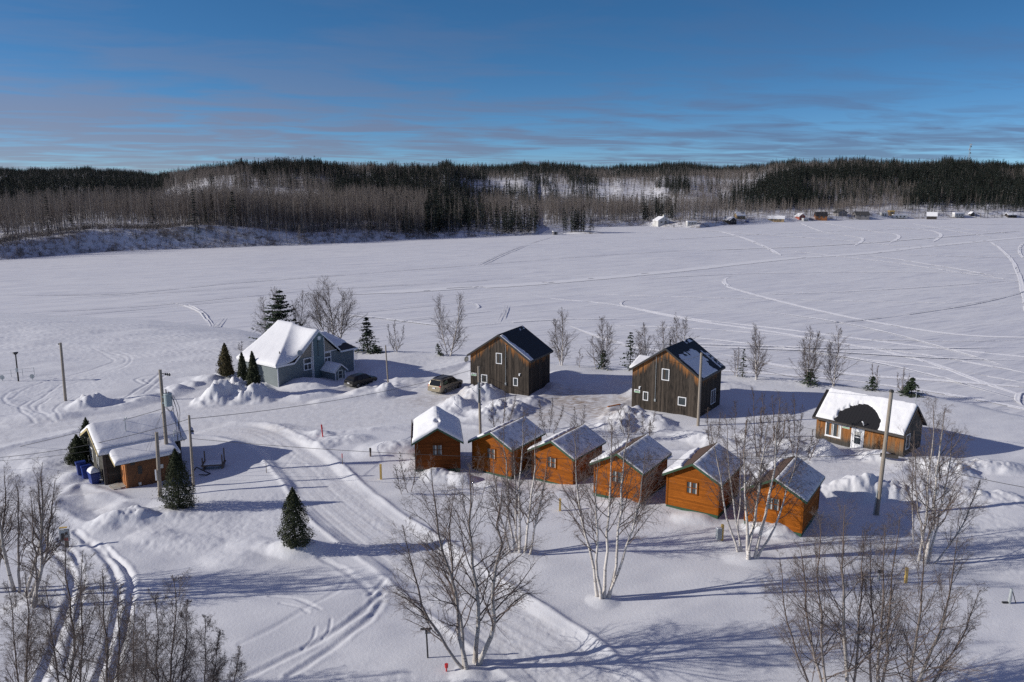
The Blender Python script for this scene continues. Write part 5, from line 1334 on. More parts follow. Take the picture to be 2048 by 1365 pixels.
birch('big birch clump with a broad lacy crown, at the near side of the snow road', 942, 1338, [(862, 935, -.3), (905, 985, 1.2), (938, 925, .6), (1005, 965, -.8), (805, 1050, -.5)], 101, feet=[(935, 1338), (930, 1335), (950, 1326), (953, 1328), (934, 1336)],
      bark=M_BARKD, twig_m=M_TWIGP, r0=.112, n1=22, n2=7, n3=5, n4=3, spread=3.7, droop=.06, low=.20, up1=.0, twig=.0043, wob=.075)
birch('clump of slim birches fanning out before the third orange cabin', 1042, 1105, [(985, 905), (1008, 845), (1048, 818), (1072, 850), (1095, 905), (1030, 880)], 102, feet=[(1022, 1104), (1030, 1105), (1040, 1106), (1048, 1103), (1058, 1108), (1036, 1102)],
      twig_m=M_TWIGP, r0=.085, n1=22, n2=7, n3=5, n4=2, spread=2.5, low=.22, up1=.05, twig=.0048)
birch('white birch clump on the open snow slope below the fourth cabin', 1206, 1196, [(1148, 860), (1195, 905), (1260, 830), (1290, 900), (1225, 850)], 103, feet=[(1196, 1193), (1203, 1196), (1213, 1195), (1216, 1196), (1208, 1197)],
      twig_m=M_TWIGP, r0=.070, n1=19, n2=7, n3=5, n4=2, spread=3.4, low=.34, up1=.06, twig=.0048)
birch('tall white birches with stout trunks before the last two cabins', 1505, 1117, [(1538, 835), (1600, 880), (1490, 860), (1560, 800), (1520, 930)], 104, feet=[(1496, 1119), (1510, 1118), (1502, 1117), (1508, 1116), (1495, 1118)],
      twig_m=M_TWIGP, r0=.092, n1=21, n2=7, n3=5, n4=2, spread=3.2, low=.34, up1=.06, twig=.0048)
birch('pair of thin birches leaning towards the fifth cabin', 1482, 1105, [(1420, 850), (1450, 830), (1480, 880)], 105, feet=[(1478, 1104), (1487, 1104), (1482, 1105)],
      twig_m=M_TWIGP, r0=.06, n1=20, n2=7, n3=5, n4=2, spread=2.6, low=.32, up1=.06, twig=.0048)
birch('white birch clump standing beyond the tall bare pole on the snowy slope', 1852, 1126, [(1868, 800), (1890, 815), (1905, 860), (1830, 905), (1960, 960)], 106, feet=[(1838, 1122), (1848, 1127), (1855, 1126), (1860, 1125), (1862, 1128)],
      twig_m=M_TWIGP, r0=.085, n1=24, n2=7, n3=5, n4=2, spread=3.5, low=.22, up1=.06, twig=.005)
birch('thin white sapling among the snow heaps between the bare pole and a birch clump', 1832, 1085, [(1828, 862)], 177, r0=.055, n1=18, n2=5, n3=3, n4=0, spread=1.7, low=.3)
# bottom corner clumps, feet below the frame
kw = dict(bark=M_BARKD, twig_m=M_TWIGP, r0=.068, n1=22, n2=7, n3=5, n4=3, spread=3.5, low=.14, up1=.07, twig=.0040, droop=.0)
birch('spreading birch with reddish twigs and three tops, nearest the grey sign-less snow edge', 1655, 1415, [(1600, 1090), (1560, 1120), (1640, 1035)], 108, **kw)
birch('upright birch with crossing pale trunks between two spreading birches', 1700, 1405, [(1690, 1010), (1725, 1060)], 109, **kw)
birch('birch with a leaning fork of pink-brown stems', 1760, 1410, [(1770, 1050), (1800, 1030), (1740, 1075)], 110, **kw)
birch('birch whose outermost stem slants far across the open snow', 1815, 1425, [(1915, 1075), (1860, 1060), (1960, 1180)], 111, **kw)
kl = dict(bark=M_BARKD, twig_m=M_TWIGP, r0=.11, n1=18, n2=7, n3=4, n4=2, spread=3.1, low=.26, up1=.05, twig=.0048)
birch('birch clump with several pale trunks beside the curved ruts', 48, 1196, [(85, 925), (30, 960), (-25, 930), (110, 960)], 112, feet=[(46, 1190), (36, 1185), (30, 1180), (50, 1196)], **kl)
birch('single slim birch beside the pale multi-trunked clump and the ruts', 66, 1218, [(75, 955), (62, 990)], 113, **kl)
birch('bare tree with a dark trunk cut by the picture edge', -18, 1180, [(-30, 900), (8, 935)], 114, **kl)
ks = dict(bark=M_BARKD, twig_m=M_TWIGP, r0=.055, n1=28, n2=8, n3=6, n4=3, spread=2.9, low=.14, up1=.08, twig=.0042, droop=.0)
for k, (bx, by, tops, lab) in enumerate([(40, 1420, [(15, 1170), (50, 1140)], 'thin bare sapling nearest the pale multi-trunked birch clump'), (140, 1430, [(130, 1080), (165, 1110), (95, 1150)], 'many-stemmed sapling growing across the curved ruts'), (215, 1440, [(205, 1140), (235, 1180)], 'bare sapling between the ruts and a dense round bush'),
        (320, 1440, [(345, 1150), (310, 1190), (375, 1200)], 'dense round leafless bush with reddish buds'), (420, 1450, [(440, 1260), (410, 1230), (480, 1300)], 'low leafless bush on the rim of the open snow'), (265, 1450, [(270, 1200), (290, 1230)], 'thin leafless stems beside the dense round bush')]):
    birch(lab, bx, by, tops, 120 + k, name='bare_sapling', **ks)
km = dict(bark=M_BARKD, r0=.045, n1=22, n2=6, n3=5, n4=0, spread=2.4, low=.15, up1=.08, twig=.008)
for k, (bx, by, tops, lab) in enumerate([(1000, 868, [(985, 800), (1010, 770), (1030, 790)], 'leafless bush behind the second cabin under the snow heap'), (1098, 868, [(1080, 800), (1105, 795), (1125, 810)], 'leafless bush between the second and third cabin roofs'), (1155, 866, [(1150, 815), (1170, 810)], 'small leafless bush above the third cabin roof'),
        (1255, 872, [(1240, 810), (1260, 815)], 'slim leafless bush on the snow heap behind the fourth cabin'), (1298, 878, [(1285, 825), (1310, 820), (1300, 840)], 'twiggy bush beside the fourth cabin roof ridge'),
        (1428, 905, [(1415, 815), (1440, 830)], 'thin sapling beside the yellowish pole, nearest the fifth cabin roof'), (1485, 915, [(1470, 800), (1495, 830)], 'sapling left of the three fence posts'.replace('left of', 'just before')), (1515, 910, [(1505, 775), (1525, 785), (1530, 810)], 'tallest reddish sapling among the three fence posts'), (1550, 908, [(1545, 790), (1560, 815)], 'second reddish sapling among the three fence posts'), (1592, 912, [(1588, 790), (1605, 810), (1575, 820)], 'reddish sapling between the fence posts and the white-door house'), (1620, 920, [(1640, 850), (1625, 860)], 'leaning thin sapling against the board house wall')]):
    birch(lab, bx, by, tops, 140 + k, name='bare_sapling', **km)
birch('leafless shrub in the snow before the deep-snowed cabin', 812, 985, [(800, 905), (835, 890), (790, 930)], 160, name='bare_sapling', **km)

# shore trees
kt = dict(r0=.13, n1=34, n2=7, n3=5, n4=0, spread=6.0, low=.2, up1=.05, twig=.010, el0=30, droop=.0)
birch('broad leafless tree rising behind the teal house', 668, 700, [(655, 566), (632, 590), (690, 592)], 170, name='bare_tree', **kt)
kt2 = dict(r0=.085, n1=36, n2=6, n3=5, n4=0, spread=3.9, low=.06, up1=.06, twig=.0095, el0=34, droop=.0)
for k, (bx, by, tops, lab, kk) in enumerate([
    (548, 698, [(525, 595), (545, 580)], 'thin pale birch beside the big pine behind the teal house', {}), (592, 698, [(605, 588), (590, 600)], 'thin pale birch between the big pine and the broad bare tree', {}),
    (790, 705, [(790, 640), (775, 648), (808, 650)], 'round leafless shrub by the shore, just past the dense spruce', dict(n1=18, spread=2.6)),
    (897, 712, [(880, 595), (918, 592)], 'twin-topped leafless birch on the shore behind the minivan', {}),
    (1121, 731, [(1125, 622), (1112, 640)], 'leafless tree on the shore just past the tall dark board house', {}), (1160, 736, [(1160, 698)], 'small shore sapling between two leafless trees', dict(n1=10)),
    (1203, 737, [(1203, 636), (1215, 650)], 'slender leafless tree with a small spruce at its foot, on the shore', {}), (1190, 736, [(1185, 672)], 'short sapling beside the slender tree with a spruce at its foot', dict(n1=12)),
    (1290, 742, [(1288, 650), (1275, 665)], 'leafless shore tree just past the thin pointed spruce', {}), (1328, 745, [(1325, 648)], 'leafless shore tree behind the lean-to roof', {}), (1360, 747, [(1355, 634), (1372, 640)], 'tall leafless shore tree behind the black roof with patchy snow', {}),
    (1472, 752, [(1470, 700), (1478, 695)], 'small shore birch beside a thin young spruce', dict(n1=14)), (1514, 759, [(1512, 655), (1518, 670)], 'egg-shaped leafless shore tree standing alone', {}),
    (1618, 769, [(1622, 661), (1638, 668), (1608, 680)], 'leafless shore tree with spruce boughs around its foot', {}), (1668, 773, [(1678, 659), (1662, 685)], 'leafless shore tree nearest the board house roof', {}),
    (1747, 780, [(1745, 727), (1757, 730)], 'short leafless tree with a little spruce below it', dict(n1=16, spread=2.4)), (1803, 785, [(1808, 734), (1795, 745), (1820, 748)], 'leafless shrub beside the round dark spruce', dict(n1=16, spread=2.4)),
    (482, 702, [(484, 682), (478, 686)], 'tiny leafless bush at the lake edge', dict(n1=8))]):
    q = dict(kt2); q.update(kk); birch(lab, bx, by, tops, 180 + k, name='bare_tree', **q)

def hgt(b, ty): return height_to(b, ty)
def spr(lab, bx, by, ty, w, seed, **kw):
    b = G(bx, by); return spruce(lab, b, hgt(b, ty), w, seed, **kw)
spr('dense dark spruce on the shore beside the teal house', 735, 704, 632, 4.0, 201, levels=15, per=8, needles=16, size=.17)
spr('low spruce bush at the foot of the dense spruce', 752, 706, 690, 3.0, 202, levels=6, per=8, needles=12, size=.15)
b = G(556, 699); spruce('big ragged pine behind the teal house', b, hgt(b, 580), 8.2, 203, levels=17, per=8, needles=34, size=.22, droop=.02, jag=.5, low=.1, name='pine_tree', lean=(.08, 0))
spr('young spruce leaning at the foot of the twin-topped birch', 880, 711, 686, 1.2, 204, levels=8, per=6, needles=8, size=.12, lean=(-.2, 0))
spr('thin pointed spruce on the shore between leafless trees', 1260, 741, 662, 3.0, 205, levels=14, per=5, needles=11, size=.15)
spr('small spruce at the foot of the slender leafless tree', 1206, 738, 700, 2.6, 206, levels=10, per=6, needles=10, size=.14)
spr('thin young spruce beside the egg-shaped leafless tree', 1485, 754, 697, 1.2, 207, levels=13, per=5, needles=6, size=.11)
spr('bushy spruce boughs around a leafless tree on the shore', 1620, 770, 738, 3.3, 208, levels=8, per=8, needles=12, size=.14)
spr('little spruce below the short leafless tree', 1744, 781, 752, 2.2, 209, levels=9, per=7, needles=9, size=.13)
spr('round dark spruce on the shore behind the board house', 1822, 790, 755, 2.9, 210, levels=10, per=10, needles=16, size=.14, jag=.2)
def ced(lab, bx, by, ty, wpx, seed, **kw):
    b = G(bx, by); w = wpx / F * math.hypot(b[1], H); return cedar(lab, b, hgt(b, ty), w, seed, **kw)
ced('lone dark cedar by the snow road with its long shadow', 591, 1088, 978, 60, 301, n=6500, size=.085)
ced('tall dark cedar touching the lone grey pole by the shed', 359, 1014, 900, 62, 302, n=7000, size=.09)
ced('bronzed cedar standing alone beside the lake road', 453, 750, 688, 30, 303, mat=M_THUJAB, n=3200, size=.16)
ced('outer cedar of the pair at the teal house corner', 487, 770, 706, 24, 304, n=2600, size=.15)
ced('inner cedar of the pair, against the teal house wall', 508, 773, 704, 27, 305, n=2800, size=.15)
ced('dark cedar hedge at the end wall of the log lodge', 158, 926, 872, 44, 306, n=4200, size=.12)
ced('dark cedar peeking above the snow roof of the log lodge', 178, 905, 838, 34, 307, n=3000, size=.12)

# ---------------------------------------------------------------- poles
POLES = {}
def pole(key, lab, bx, by, tx, ty, r=.14, mat=None, cat='pole', name='utility_pole'):
    b = G(bx, by); tp = top_at(b, tx, ty, 0.0); t = thing(name, lab, cat, tuple(b)); mb = MB()
    mb.tube((0, 0, -.6), tp, r, r * .78, 10); mb.build('pole_shaft', mat or M_POLE, t); POLES[key] = (b, tp, t); return t
def on(key, f, dx=0, dy=0, dz=0):
    b, tp, t = POLES[key]; return Vector((b[0] + tp[0] * f + dx, b[1] + tp[1] * f + dy, b[2] + tp[2] * f + dz))
t = pole('T', 'tall utility pole carrying a grey transformer drum beside the log lodge', 338, 952, 320, 740, .17)
b, tp, _ = POLES['T']; L_ = lambda f, dx=0, dy=0, dz=0: (tp[0] * f + dx, tp[1] * f + dy, tp[2] * f + dz)
m = MB(); c0 = L_(.67, .55, -.15); m.tube(c0, (c0[0], c0[1], c0[2] + 1.05), .33, .33, 16); m.tube((c0[0], c0[1], c0[2] + 1.05), (c0[0], c0[1], c0[2] + 1.12), .36, .30, 16); m.box((c0[0] - .38, c0[1], c0[2] + .8), (.3, .08, .1)); m.box((c0[0] - .38, c0[1], c0[2] + .25), (.3, .08, .1)); tr = m.build('transformer', M_TRANS, t)
m = MB(); m.tube((c0[0] - .12, c0[1], c0[2] + 1.1), (c0[0] - .12, c0[1], c0[2] + 1.5), .06, .03, 8); m.tube((c0[0] + .15, c0[1] - .1, c0[2] + 1.1), (c0[0] + .15, c0[1] - .1, c0[2] + 1.3), .04, .03, 8); m.build('bushing', M_IRON, tr)
m = MB(); p0 = L_(.965, .15); m.tube(p0, (p0[0] + .75, p0[1], p0[2] - .12), .035, None, 6)
for i in range(3): m.tube((p0[0] + .3 + .16 * i, p0[1], p0[2] - .15 - .03 * i), (p0[0] + .3 + .16 * i, p0[1], p0[2] + .04), .07, .05, 8)
m.build('insulator', M_IRON, t)
m = MB()
for k in range(4):
    a = Vector((c0[0] + .2 + .09 * k, c0[1], c0[2] + .95)); e = Vector(L_(.32, .9 + .22 * k, .3)); pts = []
    for i in range(9): f = i / 8; q = a.lerp(e, f); q.x += .25 * math.sin(PI * f * (1 + .3 * k)) * (1 if k % 2 else .4); pts.append(q)
    m.path(pts, .02, 5)
for k in range(2):
    pts = [Vector(L_(.70 - .03 * k, .15)).lerp(Vector((c0[0] + .45, c0[1], c0[2] - .2 + .2 * k)), i / 8) - Vector((0, 0, .5 * math.sin(PI * i / 8))) for i in range(9)]; m.path(pts, .018, 5)
m.build('drop_cable', M_WIRE, t)
pole('G', 'short thick grey pole before the orange shed', 320, 993, 313, 865, .17)
m = MB(); m.box((-.1, -.16, 1.9), (.1, .08, .9)); m.build('snow_patch', M_RSNOW, POLES['G'][2])
t = pole('W', 'pale slim pole next to the tall cedar and wooden rack', 387, 974, 378, 831, .12)
m = MB(); q = POLES['W'][1]; m.box((q[0] * .8 + .2, 0, q[2] * .78), (.22, .12, .14)); m.build('insulator', M_IRON, t)
t = pole('L', 'lone tall pole with peeling base beside the lake track', 131, 802, 121, 686, .17)
m = MB(); q = POLES['L'][1]; m.box((q[0] - .1, 0, q[2] - .15), (.35, .12, .14)); m.build('bracket', M_IRON, t)
t = pole('LL', 'small lamp post standing at the lake edge', 37, 763, 31, 709, .10, M_DTRIM, 'lamp post', 'lamp_post')
m = MB(); q = POLES['LL'][1]; m.tube((q[0], 0, q[2] - .05), (q[0], 0, q[2] + .18), .12, .34, 10); m.tube((q[0], 0, q[2] + .18), (q[0], 0, q[2] + .26), .34, .3, 10); m.build('lamp_head', M_FASC, t); m = MB(); m.box((q[0] * .45, -.1, q[2] * .42), (.25, .1, .5)); m.build('control_box', M_GALV, t)
pole('D', 'slim dark pole on the berm beside the parked dark hatchback', 777, 774, 771, 691, .10)
t = pole('B', 'grey pole in front of the first tall board house, behind the second cabin', 961, 868, 957, 733, .15)
m = MB(); q = POLES['B'][1]; m.box((q[0] * .72 + .1, -.18, q[2] * .68), (.5, .1, .12)); m.box((q[0] * .5 - .1, -.16, q[2] * .62), (.1, .08, q[2] * .3)); m.build('crossarm', M_GALV, t)
pole('Y', 'yellowish bare pole at the corner of the second tall board house', 1396, 852, 1403, 706, .16, M_POLE)
t = pole('R', 'tallest grey pole, standing before the white-door board house', 1753, 1030, 1783, 784, .17)
m = MB(); q = POLES['R'][1]; m.tube((q[0], 0, q[2]), (q[0], 0, q[2] + .16), .2, .12, 8); m.build('pole_cap', M_IRON, t)
m = MB(); m.tube((-.28, -.05, -.3), (-.12, -.05, 2.0), .05, None, 6); m.build('conduit', M_GALV, t)

def wire(lab, a, b, sag, r=.022, n=26):
    a = Vector(a); b = Vector(b); pts = []
    for i in range(n + 1): f = i / n; q = a.lerp(b, f); q.z -= sag * 4 * f * (1 - f); pts.append(q)
    m = MB(); m.path(pts, r, 5); return tag(m.build('power_line', M_WIRE), lab, 'cable')
def gl(fr, x, y, z): c, s = math.cos(fr[2]), math.sin(fr[2]); return (fr[0] + c * x - s * y, fr[1] + s * x + c * y, (fr[3] if len(fr) > 3 else 0) + z)
def far_pt(px, py, y): z = height_to((0, y, 0), py); d = y * math.cos(PT) - (z - H) * math.sin(PT); return ((px - CX) / F * d, y, z)
wire('cable from the transformer pole sloping down over the lodge roof to the lake side', on('T', .64), far_pt(-120, 925, 78), .35)
wire('long cable from the pale slim pole back across the lodge roof', on('W', .95), far_pt(-140, 922, 68), .9)
wire('thin lower cable crossing the lodge roof', on('W', .80), far_pt(-150, 926, 64), .8, .014)
wire('cable crossing the yard from the pale slim pole to the first tall house', on('W', .95), gl(BARN1, -3.9, -3.3, 2.35), .7)
wire('short cable linking the grey pole to the first tall house corner', on('B', .72), gl(BARN1, -3.9, -3.3, 2.4), .1, .018)
wire('long cable running above the cabin roofs to the tallest grey pole', on('W', .68), on('R', .50), 1.0, .018, 60)
wire('cable leaving the tallest grey pole down the snowy slope', on('R', .50), far_pt(2140, 990, 50), .25, .02)
wire('cable from the yellowish pole to the roof mast of the board house', on('Y', .97), gl(HOUSE, -.1, -4.1, 5.7), .5, .016, 40)
wire('short slack cable between the yellowish pole and the house gable', on('Y', .97), gl(BARN2, -1.1, -3.5, 6.2), .45, .016)
for k, fx in enumerate((0, .35, .65)): wire(('first', 'second', 'third')[k] + ' guy wire of the transformer pole, slanting down to the shed', on('T', .64 if k < 2 else .45), gl(LODGE, 5.4, -1.7 + .5 * k, -.1), 0, .009, 6)

# ---------------------------------------------------------------- stakes, posts, boxes
def stake(lab, bx, by, ty, r, mat, cat='stake', tip=None, lean=0.0, name='marker_stake', square=False):
    b = G(bx, by); h = hgt(b, ty); t = thing(name, lab, cat, tuple(b)); m = MB()
    if square: m.box((lean * h / 2, 0, h / 2 - .15), (r * 2, r * 2, h + .3))
    else: m.tube((0, 0, -.3), (lean * h, 0, h), r, r * .8, 8)
    m.build('shaft', mat, t)
    if tip:
        m = MB(); m.tube((lean * h * .62, 0, h * .62), (lean * h, 0, h + .015), r * 1.12, None, 8); m.build('marker_tip', tip, t)
    return t
stake('leaning red snow marker at the bend of the road', 646, 874, 850, .07, M_RED, tip=M_LAMP, lean=-.08)
stake('thin red-tipped stake beside the road verge', 685, 929, 908, .035, M_WOOD, tip=M_RED)
stake('short brown post on the drift near the deep-snowed cabin', 741, 913, 897, .09, M_WOOD, 'post', tip=M_DTRIM, name='wooden_post')
stake('yellow square post in smooth snow before the deep-snowed cabin', 762, 959, 929, .085, M_YELLOW, 'post', name='wooden_post', square=True)
stake('thin wooden stake in the shade by the road rim', 533, 946, 927, .03, M_WOOD)
stake('yellow post between the slim birches and the white birch clump', 1120, 1022, 998, .075, M_YELLOW, 'post', name='wooden_post', square=True)
stake('small dark post in the snow before the deep-snowed cabin', 808, 960, 950, .06, M_IRON, 'post', name='metal_post')
stake('orange post showing through the twigs in the sparse birches', 1811, 1166, 1136, .075, M_YELLOW, 'post', name='wooden_post', square=True)
t = stake('grey hydrant-like standpipe behind the sparse birches', 1758, 1160, 1143, .08, M_GALV, 'standpipe', name='standpipe'); m = MB(); b = G(1758, 1160); m.box((.02, -.05, hgt(b, 1143)), (.3, .16, .16)); m.build('tap_head', M_IRON, t)
t = stake('grey post with a slanting brace alone on the rough snow slope', 2018, 1207, 1178, .10, M_GALV, 'post', name='service_post', lean=.05); m = MB(); m.tube((.42, 0, 0), (.12, 0, .8), .025, None, 5); m.box((-.22, 0, .06), (.4, .12, .08)); m.build('brace', M_IRON, t)
b = G(1438, 1082); t = thing('meter_box', 'grey meter box strapped to a wooden post before the fifth cabin', 'meter box', tuple(b), .3)
m = MB(); m.box((.22, .0, .45), (.16, .16, 1.5)); m.build('post', M_YELLOW, t); m = MB(); m.box((-.06, -.02, .55), (.36, .26, .78)); m.build('box', M_GALV, t); m = MB(); m.box((-.06, -.02, .98), (.34, .24, .07)); m.build('snow_cap', M_RSNOW, t)
for k, (bx, by, ty) in enumerate([(1491, 870, 841), (1547, 882, 852), (1567, 874, 841)]):
    b = G(bx, by); h = hgt(b, ty); t = thing('fence_post', ('thin dark fence post nearest the yellowish pole', 'thin dark fence post standing nearest the cabins, middle of three', 'thin dark fence post nearest the white-door board house')[k], 'fence post', tuple(b), 0, 'fence posts between the two board houses'); m = MB(); m.tube((0, 0, -.3), (0, 0, h), .06, .055, 7); m.build('shaft', M_WOOD, t); POLES['f%d' % k] = (b, (0, 0, h), t)
wire('thin fence wire strung along the three dark posts', on('f0', .9), on('f2', .9), .06, .012); wire('thin fence wire from the yellowish pole to the first dark post', on('Y', .06, dz=.1), on('f0', .8), .1, .012); wire('thin fence wire from the last dark post to the board house', on('f2', .9), gl(HOUSE, -2.2, 4.1, .9), .08, .012)
b = G(133, 1096); t = thing('service_pedestal', 'grey metal power pedestal on a post with a wooden cap board', 'power pedestal', tuple(b), .25)
m = MB(); m.box((.05, .06, .35), (.2, .14, 1.5)); m.build('post', M_WOOD, t); m = MB(); m.box((0, -.08, .98), (.62, .16, .86)); pb = m.build('box', M_GALV, t); m = MB(); m.box((-.1, -.17, .92), (.2, .02, .5)); m.box((.14, -.17, 1.15), (.16, .02, .16)); m.build('outlet', M_FASC, pb); m = MB(); m.box((.1, -.17, .7), (.24, .025, .2)); m.build('red_tag', M_RED, pb); m = MB(); m.box((-.05, -.05, 1.55), (.5, .2, .05)); m.build('cap_board', M_YELLOW, t)
b = G(856, 1316); h = hgt(b, 1258); t = thing('sign_post', 'dark T-shaped post with a thin board across its top beside the big birch', 'sign', tuple(b), .1)
m = MB(); m.tube((0, 0, -.3), (-.06, 0, h), .045, None, 8); m.build('post', M_IRON, t); m = MB(); m.box((-.06, 0, h), (.62, .12, .06)); m.build('cross_board', M_IRON, t); m = MB(); m.box((.02, .06, h - .2), (.3, .02, .26)); m.build('rear_plate', M_GALV, t)
b = G(893, 1343); t = thing('hydrant_marker', 'small red plastic marker in the snow at the foot of the big birch', 'marker', tuple(b)); m = MB(); m.tube((0, 0, -.2), (0, 0, .22), .05, .03, 8); m.tube((0, 0, .22), (0, 0, .42), .09, .1, 10); m.build('marker_body', M_RED, t)
# wooden rack in the lodge's shade
b = G(428, 936); t = thing('timber_rack', 'low snow-dusted timber rack with upright stakes beside the log lodge', 'rack', tuple(b), .18)
m = MB(); [m.box((0, -.5 + .5 * i, .42), (2.0, .14, .12)) for i in range(3)]; m.build('rail', M_WOOD, t); m = MB(); [m.box((sx * .8, 0, .2), (.12, 1.2, .5)) for sx in (-1, 1)]; m.build('bearer', M_WOOD, t)
for sx, sy, hh in ((-1, -.55, .75), (-1, .55, 1.05), (1, -.55, 1.0), (1, .55, 1.25)): m = MB(); m.box((sx * .85, sy, .4 + hh / 2), (.1, .1, hh)); m.build('stake', M_WOOD, t)
sheet(t, 'snow_cover', M_RSNOW, -.78, .78, -.55, .55, lambda X, Y: .48 + 0 * X, lambda X, Y, e: .09 + .03 * fbm(X * 2, Y * 2, 3, 2), .08, .1)
b = G(402, 952); t = thing('scrap_frame', 'bent dark frame half buried in snow beside the tall cedar', 'scrap', tuple(b), .5); m = MB(); m.path([(-.9, 0, .1), (-.3, .2, .8), (.3, .1, .35), (.8, 0, .05), (.4, -.3, .1), (-.2, -.2, .2)], .05, 6); m.build('frame_bar', M_IRON, t)
for k, (bx, by, ty) in enumerate([(5, 762, 753), (65, 760, 751)]):
    b = G(bx, by); h = hgt(b, ty); t = thing('path_sign', ('small round sign on a post at the picture edge by the lake', 'small round sign on a post next to the lamp post')[k], 'sign', tuple(b)); m = MB(); m.tube((0, 0, -.2), (0, 0, h), .04, None, 6); m.build('post', M_GALV, t); m = MB(); m.tube((0, -.03, h * .75), (0, .02, h * .75), .3, .3, 14); m.build('plate', M_GALV, t)
b1 = G(0, 757); b2 = G(69, 750); t = thing('rail_fence', 'thin wire fence beside the lamp post at the lake edge', 'fence', tuple(b1)); dv = b2 - b1
for f in (0, .33, .66, 1): m = MB(); m.tube((dv[0] * f, dv[1] * f, -.2), (dv[0] * f, dv[1] * f, dv[2] * f + 1.0), .025, None, 5); m.build('fence_post', M_GALV, t)
for z in (.5, .95): m = MB(); m.tube((0, 0, z), (dv[0], dv[1], dv[2] + z), .014, None, 4); m.build('rail', M_GALV, t)
b = G(1123, 0 + 812); t = thing('plank', 'brown board lying on the cleared snow between the two tall houses', 'board', tuple(G(1228, 812) + [0, 0, .05]), .6); m = MB(); m.box((0, 0, .0), (1.9, .25, .06)); m.build('board', M_PLY, t)

